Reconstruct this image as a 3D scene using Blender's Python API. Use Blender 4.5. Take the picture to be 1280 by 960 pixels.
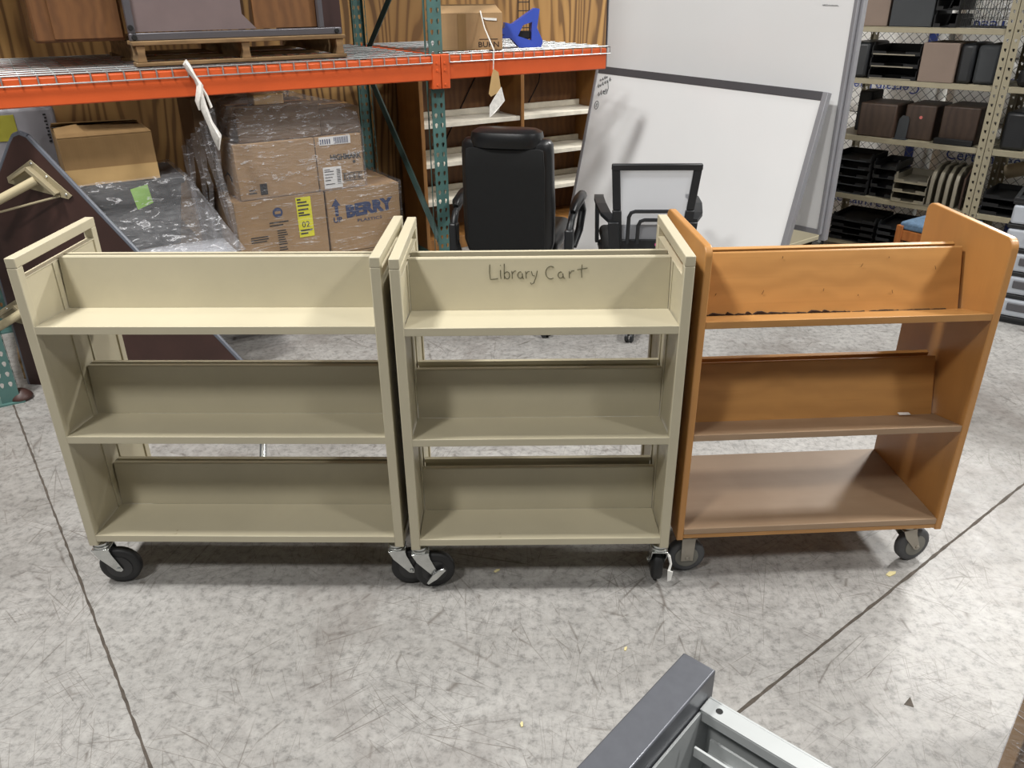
import bpy, bmesh, math, random
from mathutils import Vector, Matrix, Euler
random.seed(7)
C = bpy.context.scene
for o in list(bpy.data.objects): bpy.data.objects.remove(o)
COL = C.collection
PI = math.pi
R = math.radians

# ------------------------------------------------------------------ camera, world, lights
F_PX = 999.06
cd = bpy.data.cameras.new('camera'); cam = bpy.data.objects.new('camera', cd); COL.objects.link(cam)
cd.sensor_fit = 'HORIZONTAL'; cd.sensor_width = 36.0; cd.lens = 36.0 * F_PX / 1280.0
cd.clip_start = 0.02; cd.clip_end = 200
_p, _r = 0.4576, -0.0099
_fw = Vector((0, math.cos(_p), -math.sin(_p))); _up0 = Vector((0, math.sin(_p), math.cos(_p))); _x0 = Vector((1, 0, 0))
# image x axis and up axis after roll
_x = _x0 * math.cos(_r) + _up0 * math.sin(_r)
_u = -_x0 * math.sin(_r) + _up0 * math.cos(_r)
cam.matrix_world = Matrix(((_x.x, _u.x, -_fw.x, 0), (_x.y, _u.y, -_fw.y, 0), (_x.z, _u.z, -_fw.z, 1.7062), (0, 0, 0, 1)))
C.camera = cam

w = bpy.data.worlds.new('world'); C.world = w; w.use_nodes = True
w.node_tree.nodes['Background'].inputs[0].default_value = (0.95, 0.97, 1.0, 1)
w.node_tree.nodes['Background'].inputs[1].default_value = 0.085

def bay_fill_light(x, y, z, power, sx=0.7, sy=0.7, tgt=None):
    l = bpy.data.lights.new('bay_and_fill_light', 'AREA'); l.shape = 'RECTANGLE'; l.size = sx; l.size_y = sy
    l.energy = power; l.color = (1.0, 0.985, 0.95)
    o = bpy.data.objects.new('bay_and_fill_light', l); COL.objects.link(o); o.location = (x, y, z)
    if tgt: o.rotation_euler = (Vector(tgt) - o.location).to_track_quat('-Z', 'Y').to_euler()
    return o
bay_fill_light(-2.4, 1.9, 5.8, 340)
bay_fill_light(4.5, 1.9, 5.8, 320)
bay_fill_light(-2.4, -1.4, 5.8, 225)
bay_fill_light(4.5, -1.4, 5.8, 165)
bay_fill_light(3.9, 4.5, 5.8, 170)  # added fill lamp, placed to brighten the bales and shelving
bay_fill_light(5.2, 7.3, 4.6, 600)  # added fill lamp for the bales behind the fence
bay_fill_light(9.0, 9.0, 5.8, 400)  # added far fill lamp for the background

C.view_settings.view_transform = 'Standard'
C.view_settings.look = 'None'
C.view_settings.exposure = 0.0
C.view_settings.gamma = 1.0
C.view_settings.use_curve_mapping = False

# ------------------------------------------------------------------ materials
def srgb(h):
    h = h.lstrip('#'); v = [int(h[i:i+2], 16) / 255 for i in (0, 2, 4)]
    return tuple((c / 12.92 if c <= 0.04045 else ((c + 0.055) / 1.055) ** 2.4) for c in v) + (1,)
class NT:
    def __init__(s, name):
        s.m = bpy.data.materials.new(name); s.m.use_nodes = True; s.t = s.m.node_tree; s.n = s.t.nodes
        s.b = s.n['Principled BSDF']; s.out = s.n['Material Output']
        s.tc = s.n.new('ShaderNodeTexCoord')
    def new(s, t, **k):
        x = s.n.new(t)
        for a, b in k.items(): setattr(x, a, b)
        return x
    def link(s, a, b): s.t.links.new(a, b)
    def coords(s, scale=(1, 1, 1), rot=(0, 0, 0), kind='Object'):
        m = s.new('ShaderNodeMapping'); s.link(s.tc.outputs[kind], m.inputs[0])
        m.inputs['Scale'].default_value = scale; m.inputs['Rotation'].default_value = rot
        return m.outputs[0]
    def noise(s, co, scale, detail=3, rough=0.55, dist=0.0):
        n = s.new('ShaderNodeTexNoise'); s.link(co, n.inputs['Vector'])
        n.inputs['Scale'].default_value = scale; n.inputs['Detail'].default_value = detail
        n.inputs['Roughness'].default_value = rough; n.inputs['Distortion'].default_value = dist
        return n.outputs['Fac']
    def ramp(s, fac, stops):
        r = s.new('ShaderNodeValToRGB'); s.link(fac, r.inputs[0]); e = r.color_ramp.elements
        while len(e) < len(stops): e.new(0.5)
        for i, (p, c) in enumerate(stops):
            e[i].position = p; e[i].color = c if len(c) == 4 else (*c, 1)
        return r.outputs[0]
    def mix(s, fac, a, b, mode='MIX'):
        m = s.new('ShaderNodeMix', data_type='RGBA', blend_type=mode)
        for i, v in ((0, fac), (6, a), (7, b)):
            if hasattr(v, 'links'): s.link(v, m.inputs[i])
            else: m.inputs[i].default_value = v
        return m.outputs[2]
    def bump(s, h, strength=0.2, dist=0.002):
        b = s.new('ShaderNodeBump'); b.inputs['Strength'].default_value = strength; b.inputs['Distance'].default_value = dist
        s.link(h, b.inputs['Height']); s.link(b.outputs[0], s.b.inputs['Normal'])
def G(v): return (v, v, v, 1)

def plain(name, col, rough=0.5, metal=0.0, var=0.06, scale=9.0, bumpy=0.0, bscale=200.0):
    t = NT(name); c = srgb(col)
    f = t.noise(t.coords(), scale, 4)
    lo = tuple(x * (1 - var) for x in c[:3]) + (1,); hi = tuple(min(1, x * (1 + var)) for x in c[:3]) + (1,)
    t.link(t.ramp(f, [(0.3, lo), (0.7, hi)]), t.b.inputs['Base Color'])
    t.b.inputs['Roughness'].default_value = rough; t.b.inputs['Metallic'].default_value = metal
    if bumpy: t.bump(t.noise(t.coords(), bscale, 2), bumpy, 0.001)
    return t.m

def enamel(name, col, dark):
    t = NT(name); c = srgb(col)
    f = t.noise(t.coords(), 3.0, 5, 0.6)
    base = t.ramp(f, [(0.3, tuple(x * 0.93 for x in c[:3])), (0.7, tuple(min(1, x * 1.04) for x in c[:3]))])
    sc = t.noise(t.coords((1.2, 1.2, 9)), 14.0, 3, 0.7)
    base = t.mix(t.ramp(sc, [(0.74, G(0)), (0.77, G(0.6))]), base, srgb(dark))
    t.link(base, t.b.inputs['Base Color'])
    t.b.inputs['Roughness'].default_value = 0.42
    t.bump(t.noise(t.coords(), 260, 2), 0.08, 0.001)
    return t.m

def oak(name, base, dark, axis='x', fine=1.0, rough=0.38, contrast=0.5):
    t = NT(name)
    sc = {'x': (0.7, 9, 9), 'z': (9, 9, 0.7), 'y': (9, 0.7, 9)}[axis]
    co = t.coords(sc)
    n1 = t.noise(co, 1.6 * fine, 5, 0.6, 0.9)
    w_ = t.new('ShaderNodeTexWave', wave_type='BANDS', bands_direction={'x': 'Z', 'z': 'X', 'y': 'X'}[axis])
    t.link(t.coords((1, 1, 1) if axis != 'x' else (1, 1, 1)), w_.inputs['Vector'])
    w_.inputs['Scale'].default_value = 9 * fine; w_.inputs['Distortion'].default_value = 7; w_.inputs['Detail'].default_value = 3
    w_.inputs['Detail Scale'].default_value = 0.9
    m = t.mix(0.22, n1, w_.outputs['Fac'])
    col = t.ramp(m, [(0.25, srgb(dark)), (0.25 + contrast, srgb(base))])
    pore = t.noise(t.coords({'x': (4, 150, 150), 'z': (150, 150, 4), 'y': (150, 4, 150)}[axis]), 1.0, 2)
    col = t.mix(t.ramp(pore, [(0.60, G(0)), (0.72, G(0.35))]), col, srgb(dark))
    t.link(col, t.b.inputs['Base Color']); t.b.inputs['Roughness'].default_value = rough
    return t.m

def plywood(name, light='#96713f', dark='#4f3315', sc=1.0):
    t = NT(name)
    co = t.coords((1.0, 1.0, 0.13))
    d = t.noise(co, 1.9 * sc, 2, 0.5)
    w_ = t.new('ShaderNodeTexWave', wave_type='BANDS', bands_direction='X')
    t.link(co, w_.inputs['Vector']); w_.inputs['Scale'].default_value = 5 * sc
    w_.inputs['Distortion'].default_value = 26; w_.inputs['Detail'].default_value = 2; w_.inputs['Detail Scale'].default_value = 0.8
    col = t.ramp(w_.outputs['Fac'], [(0.12, srgb(dark)), (0.38, srgb(light)), (1.0, srgb('#a8824c'))])
    col = t.mix(t.ramp(d, [(0.35, G(0)), (0.7, G(0.5))]), col, srgb('#8f6a38'))
    # plank tone by panel width
    col = t.mix(t.ramp(t.noise(t.coords((1.3, 1.3, 0.05)), 2.2, 1), [(0.45, G(0)), (0.55, G(0.4))]), col, srgb('#6e4c26'))
    t.link(col, t.b.inputs['Base Color']); t.b.inputs['Roughness'].default_value = 0.75
    return t.m

def cardboard(name, col='#a3845e', rough=0.85):
    t = NT(name); c = srgb(col)
    f = t.noise(t.coords((1, 1, 1)), 6, 4)
    s_ = t.noise(t.coords((60, 60, 1.5)), 3, 2)
    base = t.ramp(f, [(0.3, tuple(x * 0.88 for x in c[:3])), (0.75, tuple(min(1, x * 1.07) for x in c[:3]))])
    base = t.mix(t.ramp(s_, [(0.45, G(0)), (0.8, G(0.25))]), base, tuple(x * 0.75 for x in c[:3]) + (1,))
    t.link(base, t.b.inputs['Base Color']); t.b.inputs['Roughness'].default_value = rough
    return t.m

def concrete():
    t = NT('concrete')
    co = t.coords()
    n1 = t.noise(co, 0.55, 6, 0.62, 0.3)
    n2 = t.noise(co, 8.0, 8, 0.75)
    n3 = t.noise(co, 34.0, 5, 0.75)
    a = t.ramp(n1, [(0.30, srgb('#7f7c78')), (0.52, srgb('#979592')), (0.72, srgb('#a8a7a4'))])
    b = t.ramp(n2, [(0.30, G(0.62)), (0.50, G(0.95)), (0.70, G(1.16))])
    col = t.mix(0.5, a, b, 'MULTIPLY')
    c3 = t.ramp(n3, [(0.36, G(0.38)), (0.48, G(0.95)), (0.62, G(1.22))])
    col = t.mix(0.6, col, c3, 'MULTIPLY')
    # scratches: thin edges of stretched, warped voronoi cells in several directions
    warp = t.mix(0.9, t.noise(co, 1.2, 2), G(0.5))
    for k, (ang, sx, sc, wd, amt) in enumerate([(20, 14, 1.0, 0.012, 0.8), (-38, 16, 0.9, 0.012, 0.8), (65, 13, 1.3, 0.014, 0.7), (-75, 15, 1.5, 0.014, 0.7), (42, 17, 1.7, 0.016, 0.65), (-12, 15, 2.0, 0.016, 0.65), (88, 16, 2.3, 0.018, 0.6)]):
        v = t.new('ShaderNodeTexVoronoi', feature='DISTANCE_TO_EDGE')
        m0 = t.new('ShaderNodeMapping'); t.link(co, m0.inputs[0]); m0.inputs['Rotation'].default_value = (0, 0, R(ang))
        mp = t.new('ShaderNodeMapping'); t.link(m0.outputs[0], mp.inputs[0])
        mp.inputs['Scale'].default_value = (1, sx, 1); mp.inputs['Location'].default_value = (k * 3.7, k * 1.9, 0)
        ad = t.new('ShaderNodeVectorMath', operation='ADD'); t.link(mp.outputs[0], ad.inputs[0]); t.link(warp, ad.inputs[1])
        t.link(ad.outputs[0], v.inputs['Vector']); v.inputs['Scale'].default_value = sc
        line = t.ramp(v.outputs['Distance'], [(0.0, G(1)), (wd, G(0))])
        gate = t.ramp(t.noise(t.coords((1, 1, 1), (0, 0, R(ang))), 1.9 + 0.4 * k, 4, 0.7), [(0.51, G(0)), (0.59, G(amt))])
        col = t.mix(t.mix(1.0, line, gate, 'MULTIPLY'), col, srgb('#544d47'))
    spots = t.noise(co, 55, 3, 0.8)
    col = t.mix(t.ramp(spots, [(0.70, G(0)), (0.75, G(0.6))]), col, srgb('#54504a'))
    dirt = t.noise(t.coords((1, 1, 1)), 0.9, 6, 0.7, 1.2)
    col = t.mix(t.ramp(dirt, [(0.52, G(0)), (0.70, G(0.7))]), col, srgb('#625a55'))
    t.link(col, t.b.inputs['Base Color'])
    t.link(t.ramp(n2, [(0.3, G(0.42)), (0.7, G(0.62))]), t.b.inputs['Roughness'])
    t.bump(n3, 0.12, 0.002)
    return t.m

def film(name, alpha=0.22, tint=(0.9, 0.9, 0.92, 1), stretch=(2, 2, 14), sheen=0.55):
    """clear stretch film: mostly see-through, with glossy wrinkles and painted highlight streaks"""
    t = NT(name)
    tr = t.new('ShaderNodeBsdfTransparent'); tr.inputs[0].default_value = (0.93, 0.93, 0.95, 1)
    gl = t.new('ShaderNodeBsdfPrincipled'); gl.inputs['Base Color'].default_value = tint
    gl.inputs['Roughness'].default_value = 0.16
    try: gl.inputs['Specular IOR Level'].default_value = 0.9
    except Exception: pass
    n1 = t.noise(t.coords(stretch), 3.0, 4, 0.6, 1.5); n2 = t.noise(t.coords((3, 9, 5)), 5.0, 3, 0.6, 1.0)
    h = t.mix(0.5, n1, n2)
    b = t.new('ShaderNodeBump'); b.inputs['Strength'].default_value = 1.0; b.inputs['Distance'].default_value = 0.03
    t.link(h, b.inputs['Height']); t.link(b.outputs[0], gl.inputs['Normal'])
    fac = t.ramp(n1, [(0.35, G(alpha * 0.6)), (0.60, G(alpha)), (0.63, G(min(1, alpha + sheen * 0.6))), (0.65, G(alpha * 1.6))])  # narrow opaque streaks painted in as the film's bright highlights
    mx = t.new('ShaderNodeMixShader'); t.link(fac, mx.inputs[0]); t.link(tr.outputs[0], mx.inputs[1]); t.link(gl.outputs[0], mx.inputs[2])
    t.link(mx.outputs[0], t.out.inputs[0])
    return t.m

def sheer(name, col, alpha):
    t = NT(name)
    tr = t.new('ShaderNodeBsdfTransparent')
    t.b.inputs['Base Color'].default_value = srgb(col); t.b.inputs['Roughness'].default_value = 0.7
    mx = t.new('ShaderNodeMixShader'); mx.inputs[0].default_value = alpha
    t.link(tr.outputs[0], mx.inputs[1]); t.link(t.b.outputs[0], mx.inputs[2]); t.link(mx.outputs[0], t.out.inputs[0])
    return t.m

M = dict(
    concrete=concrete(),
    joint=plain('joint_sealant', '#4a433c', 0.9, var=0.3, scale=30),
    cream=enamel('cream_enamel', '#b9b199', '#8f8467'),
    oakx=oak('oak_long_grain', '#bb8a50', '#a67844', 'x', 0.6),
    oakz=oak('oak_upright_grain', '#b7844a', '#a87844', 'z', 0.6),
    oakedge=oak('oak_edge_banding', '#be9260', '#b08450', 'z'),
    lam=oak('shelf_laminate', '#a38a70', '#967c62', 'x', 0.6, 0.5),
    plywood=plywood('plywood'),
    casewood=oak('bookcase_wood', '#976b38', '#774f26', 'z', 0.7, 0.5),
    cabwood=oak('cabinet_wood', '#79522f', '#5c3c22', 'z', 0.7, 0.5),
    pallet=oak('pallet_wood', '#8f7450', '#5f4a30', 'x', 0.8, 0.9),
    whitewood=plain('white_painted_shelf', '#d9d3c4', 0.6, var=0.12, scale=14),
    orange=plain('orange_beam_paint', '#cc5727', 0.42, var=0.07, scale=5),
    teal=plain('teal_upright_paint', '#4a6b67', 0.45, var=0.18, scale=8),
    tealdark=plain('dark_teal_paint', '#25403d', 0.5, var=0.15),
    galv=plain('galvanized_wire', '#a9abab', 0.35, 0.7, var=0.1),
    chrome=plain('zinc_plating', '#c8cac8', 0.25, 0.9, var=0.08, scale=40),
    steelgrey=plain('brushed_grey_steel', '#a39d92', 0.4, 0.6, var=0.08, scale=20),
    rubber=plain('black_rubber', '#1b1b1c', 0.55, var=0.2, scale=20),
    rubbergrey=plain('grey_rubber', '#4c4d4f', 0.6, var=0.15, scale=20),
    hub=plain('dark_hub', '#242425', 0.35, var=0.2),
    hubgrey=plain('grey_hub', '#77766f', 0.45, 0.2),
    leather=plain('black_leather', '#0f1012', 0.36, var=0.25, scale=4, bumpy=0.25, bscale=160),
    blackfab=plain('black_fabric', '#08090a', 0.9, var=0.2, scale=40),
    blackpl=plain('black_plastic', '#1c1e21', 0.42, var=0.15, bumpy=0.1, bscale=300),
    matblack=plain('matte_black', '#08080a', 0.75, var=0.2),
    white=plain('whiteboard_surface', '#f4f5f6', 0.22, var=0.015, scale=2),
    frameg=plain('light_grey_frame', '#9b9ba0', 0.4, 0.3, var=0.04),
    framed=plain('dark_grey_rail', '#57565a', 0.4, 0.2, var=0.05),
    pinktag=plain('pink_tag', '#e0559c', 0.5),
    card=cardboard('cardboard'), card2=cardboard('tan_cardboard', '#8f7149'), card3=cardboard('dull_brown_cardboard', '#725a40'),  # last one is a duller, darker brown cardboard
    tape=plain('packing_tape', '#b99a6b', 0.25),
    ink=plain('black_ink', '#17171a', 0.7), inkb=plain('blue_ink', '#26365e', 0.7),
    inkp=plain('pencil_line', '#55523e', 0.8),
    yellow=plain('yellow_label', '#e2dc22', 0.5), olive=plain('olive_label', '#a8a23a', 0.6), green=plain('green_note', '#8fc24d', 0.6),
    paper=plain('white_paper', '#e4e3df', 0.7), twine=plain('white_film_tie', '#d8d5cf', 0.5, var=0.15, scale=60, bumpy=0.5, bscale=60),
    film=film('stretch_film', 0.07, stretch=(2, 2, 22), sheen=0.9), filmd=film('stretch_film_loose', 0.13, (0.85, 0.85, 0.88, 1), (4, 4, 14), 0.9),
    clear=film('clear_plastic', 0.42, (0.80, 0.82, 0.84, 1), (1, 1, 1), 0.1),
    frost=sheer('frosted_plastic', '#c9cfd8', 0.72),
    mesh=sheer('white_mesh', '#c2c6cf', 0.62),
    brownlam=plain('dark_brown_laminate', '#3c2621', 0.5, var=0.2, scale=6),
    greyedge=plain('grey_edge_trim', '#565a63', 0.35),
    brackm=plain('beige_painted_bracket', '#a0957a', 0.4, 0.2), tubec=plain('cream_tube', '#b8ac8c', 0.35),
    maroon=plain('dark_maroon_panel', '#3a2422', 0.5), greybrown=plain('grey_brown_panel', '#6e6060', 0.55), gunmetal=plain('gunmetal_bar', '#67656a', 0.35, 0.5),
    blue=plain('blue_plastic', '#3c55b8', 0.4),
    shelfm=plain('beige_shelf_paint', '#958d77', 0.5, var=0.08), taupe=plain('taupe_panel', '#7d6d62', 0.7, var=0.04),
    charcoal=plain('charcoal_panel', '#34373a', 0.7), dwood=oak('dark_walnut_laminate', '#46352a', '#30221a', 'z', 0.8, 0.5),
    trayg=plain('grey_beige_tray', '#817b6c', 0.5), redsticker=plain('red_sticker', '#c86a63', 0.6), lblue=plain('blue_sticker', '#4b8ed6', 0.5),
    fence=plain('fence_wire', '#6d7072', 0.4, 0.6), bale=plain('white_bale_wrap', '#f2f1ee', 0.4, var=0.08, scale=4, bumpy=0.6, bscale=9),
    baleblue=plain('blue_print', '#3c4f9a', 0.5),
    bluefab=plain('blue_upholstery', '#51687f', 0.95, var=0.25, scale=60), chairwood=oak('chair_wood', '#a4642f', '#82491f', 'z', 1.0, 0.4),
    frost2=plain('grey_foam_sheet', '#98969c', 0.4, var=0.1, scale=5, bumpy=0.5, bscale=12), plant=plain('green_leaf', '#4f8d3a', 0.5), kraft=plain('tan_roll', '#b0a084', 0.7),
    dgrey=plain('dark_grey_steel', '#66686e', 0.33, 0.45, var=0.06, scale=50), lgrey=plain('light_grey_steel', '#a9acac', 0.4, 0.1, var=0.05),
    splinter=plain('dark_splinters', '#2c1a10', 0.9), chip=plain('pale_chip', '#c9bd8e', 0.8), building=plain('far_wall', '#b9b6ae', 0.9),
)

# ------------------------------------------------------------------ mesh builder
class MB:
    def __init__(s): s.v = []; s.f = []; s.T = Matrix.Identity(4)
    def add(s, vs, fs):
        n = len(s.v); s.v += [tuple(s.T @ Vector(v)) for v in vs]; s.f += [tuple(i + n for i in f) for f in fs]; return s
    def box(s, x0, y0, z0, x1, y1, z1, M_=None):
        vs = [(x, y, z) for z in (z0, z1) for y in (y0, y1) for x in (x0, x1)]
        if M_ is not None: vs = [tuple(M_ @ Vector(v)) for v in vs]
        return s.add(vs, [(0, 2, 3, 1), (4, 5, 7, 6), (0, 1, 5, 4), (2, 6, 7, 3), (0, 4, 6, 2), (1, 3, 7, 5)])
    def prism(s, pts, off):
        """polygon of 3D points extruded by vector off"""
        n = len(pts); off = Vector(off)
        vs = [tuple(p) for p in pts] + [tuple(Vector(p) + off) for p in pts]
        fs = [tuple(range(n))[::-1], tuple(range(n, 2 * n))] + [(i, (i + 1) % n, n + (i + 1) % n, n + i) for i in range(n)]
        return s.add(vs, fs)
    def tube(s, pts, r, n=10, cap=True, closed=False):
        P = [Vector(p) for p in pts]; rs = r if isinstance(r, (list, tuple)) else [r] * len(P)
        rings = []; prev = None
        for i, p in enumerate(P):
            if closed: d = P[(i + 1) % len(P)] - P[i - 1]
            else: d = (P[min(i + 1, len(P) - 1)] - P[max(i - 1, 0)])
            d.normalize()
            if prev is None:
                a = Vector((0, 0, 1)) if abs(d.z) < 0.9 else Vector((1, 0, 0)); x = d.cross(a).normalized()
            else: x = (prev - d * prev.dot(d)).normalized()
            prev = x; y = d.cross(x)
            rings.append([tuple(p + (x * math.cos(2 * PI * k / n) + y * math.sin(2 * PI * k / n)) * rs[i]) for k in range(n)])
        vs = [v for rg in rings for v in rg]; m = len(rings); fs = []
        for i in range(m if closed else m - 1):
            j = (i + 1) % m
            for k in range(n): fs.append((i * n + k, i * n + (k + 1) % n, j * n + (k + 1) % n, j * n + k))
        if cap and not closed: fs += [tuple(range(n))[::-1], tuple((m - 1) * n + k for k in range(n))]
        return s.add(vs, fs)
    def disc(s, c, axis, prof, n=28):
        """lathe: prof = [(t along axis, radius)...]"""
        c = Vector(c); d = Vector(axis).normalized(); a = Vector((0, 0, 1)) if abs(d.z) < 0.9 else Vector((1, 0, 0))
        x = d.cross(a).normalized(); y = d.cross(x); vs = []; fs = []
        for t, r in prof:
            vs += [tuple(c + d * t + (x * math.cos(2 * PI * k / n) + y * math.sin(2 * PI * k / n)) * max(r, 1e-5)) for k in range(n)]
        for i in range(len(prof) - 1):
            for k in range(n): fs.append((i * n + k, i * n + (k + 1) % n, (i + 1) * n + (k + 1) % n, (i + 1) * n + k))
        fs += [tuple(range(n))[::-1], tuple((len(prof) - 1) * n + k for k in range(n))]
        return s.add(vs, fs)
    def mesh(s, me_, mat4):
        s.add([tuple(mat4 @ v.co) for v in me_.vertices], [tuple(p.vertices) for p in me_.polygons]); return s
    def build(s, name, mat, parent=None, bevel=0.0, seg=2, smooth=False, sub=0):
        me_ = bpy.data.meshes.new(name); me_.from_pydata(s.v, [], s.f)
        bm = bmesh.new(); bm.from_mesh(me_); bmesh.ops.recalc_face_normals(bm, faces=bm.faces); bm.to_mesh(me_); bm.free()
        me_.materials.append(mat if not isinstance(mat, str) else M[mat])
        o = bpy.data.objects.new(name, me_); COL.objects.link(o)
        if parent is not None: o.parent = parent
        if bevel:
            b = o.modifiers.new('bevel', 'BEVEL'); b.width = bevel; b.segments = seg; b.limit_method = 'ANGLE'; b.angle_limit = R(35); b.harden_normals = False
        if sub:
            m_ = o.modifiers.new('sub', 'SUBSURF'); m_.levels = sub; m_.render_levels = sub
        if smooth or bevel:
            for p in me_.polygons: p.use_smooth = True
            if not sub:
                try: me_.set_sharp_from_angle(angle=R(42))
                except Exception: pass
        return o
def tag(o, label=None, cat=None, group=None, kind=None):
    for k, v in (('label', label), ('category', cat), ('group', group), ('kind', kind)):
        if v: o[k] = v
    return o
def thing(name, loc=(0, 0, 0), rz=0.0, label=None, cat=None, group=None):
    o = bpy.data.objects.new(name, None); o.empty_display_size = 0.1; COL.objects.link(o)
    o.location = loc; o.rotation_euler = (0, 0, rz)
    return tag(o, label, cat, group)
def place(o, loc, rz=0.0): o.location = loc; o.rotation_euler = (0, 0, rz); return o
def B(*a): return MB().box(*a)
def curve_mesh(make):
    cu = make(); o = bpy.data.objects.new('tmp', cu); COL.objects.link(o)
    bpy.context.view_layer.update()
    me_ = bpy.data.meshes.new_from_object(o.evaluated_get(bpy.context.evaluated_depsgraph_get()))
    bpy.data.objects.remove(o); bpy.data.curves.remove(cu); return me_
def text_mesh(s, size, depth=0.0006, shear=0.0, sx=1.0, align='CENTER', bold=0.0):
    def mk():
        cu = bpy.data.curves.new('t', 'FONT'); cu.body = s; cu.size = size; cu.extrude = depth; cu.align_x = align; cu.align_y = 'CENTER'; cu.shear = shear
        cu.resolution_u = 2; cu.offset = bold; return cu
    return curve_mesh(mk)
def plate_mesh(outline, holes, th):
    """flat plate in XY with real holes, thickness th along Z"""
    def mk():
        cu = bpy.data.curves.new('p', 'CURVE'); cu.dimensions = '2D'; cu.fill_mode = 'BOTH'; cu.extrude = th / 2
        for pl in [outline] + holes:
            sp = cu.splines.new('POLY'); sp.points.add(len(pl) - 1)
            for i, (x, y) in enumerate(pl): sp.points[i].co = (x, y, 0, 1)
            sp.use_cyclic_u = True
        return cu
    return curve_mesh(mk)
XZ = Matrix(((1, 0, 0, 0), (0, 0, -1, 0), (0, 1, 0, 0), (0, 0, 0, 1)))      # text facing -Y, reading along +X
def writing(s, size, loc, parent, mat, rot=0.0, depth=0.0006, sx=1.0, face='-Y', name='lettering', sy=1.0, bold=0.0):
    me_ = text_mesh(s, size, depth, bold=bold)
    base = XZ
    if face == '-X': base = Matrix.Rotation(-PI / 2, 4, 'Z') @ XZ
    T = Matrix.Translation(loc) @ base @ Matrix.Rotation(rot, 4, 'Z') @ Matrix.Diagonal((sx, sy, 1, 1))
    return MB().mesh(me_, T).build(name, mat, parent)
def struct(o): o['kind'] = 'structure'; return o

# ------------------------------------------------------------------ setting
struct(B(-9, -6, -0.12, 14, 17, 0.0).build('floor', 'concrete'))
def floor_strip(a, b, wd, name):
    a = Vector((*a, 0)); b = Vector((*b, 0)); d = (b - a).normalized(); n = Vector((-d.y, d.x, 0)); m = MB()
    N = 260; L = (b - a).length; L_, R_ = [], []
    for i in range(N + 1):
        p = a + d * L * i / N; j = random.uniform(-0.001, 0.001); k = wd * random.uniform(0.28, 0.62)
        L_.append(p + n * (k + j)); R_.append(p - n * (k - j))
    vs = [(*v.xy, 0.0008) for v in L_] + [(*v.xy, 0.0008) for v in R_]
    fs = [(i, i + 1, N + 2 + i, N + 1 + i) for i in range(N)]
    vs += [(x, y, 0.0) for x, y, z in vs]; k = 2 * (N + 1)
    fs += [(i, i + 1, k + i + 1, k + i) for i in range(N)] + [(N + 1 + i, N + 2 + i, k + N + 2 + i, k + N + 1 + i) for i in range(N)]
    m.add(vs, fs); return struct(m.build(name, 'joint'))
def ext(a, b, s0, s1):
    a = Vector(a); b = Vector(b); d = b - a; return tuple(a + d * s0), tuple(a + d * s1)
floor_strip(*ext((-2.236, 3.187), (-0.904, 1.36), -0.3, 2.5), 0.008, 'trim_1')
floor_strip(*ext((1.949, 2.558), (0.604, 1.513), -3.0, 2.5), 0.010, 'trim_2')

# rack frame: origin at the middle upright, U along the beams, N towards the wall behind
P1 = Vector((-0.375, 4.45, 0)); RA = math.atan2(0.5145, 0.8575)
RU = Vector((math.cos(RA), math.sin(RA), 0)); RN = Vector((-math.sin(RA), math.cos(RA), 0))
def rk(u, n, z=0.0): return P1 + RU * u + RN * n + Vector((0, 0, z))
def rthing(name, u, n, z, label, cat, group=None, rz=0.0): return thing(name, rk(u, n, z), RA + rz, label, cat, group)
wl = B(-3.2, 0, 0, 3.2, 0.02, 3.0).build('wall_back', 'plywood'); place(wl, rk(0.0, 1.52), RA); struct(wl)
struct(B(-9, 16.5, 0, 14, 16.7, 8).build('wall_rear', 'building'))

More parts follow.
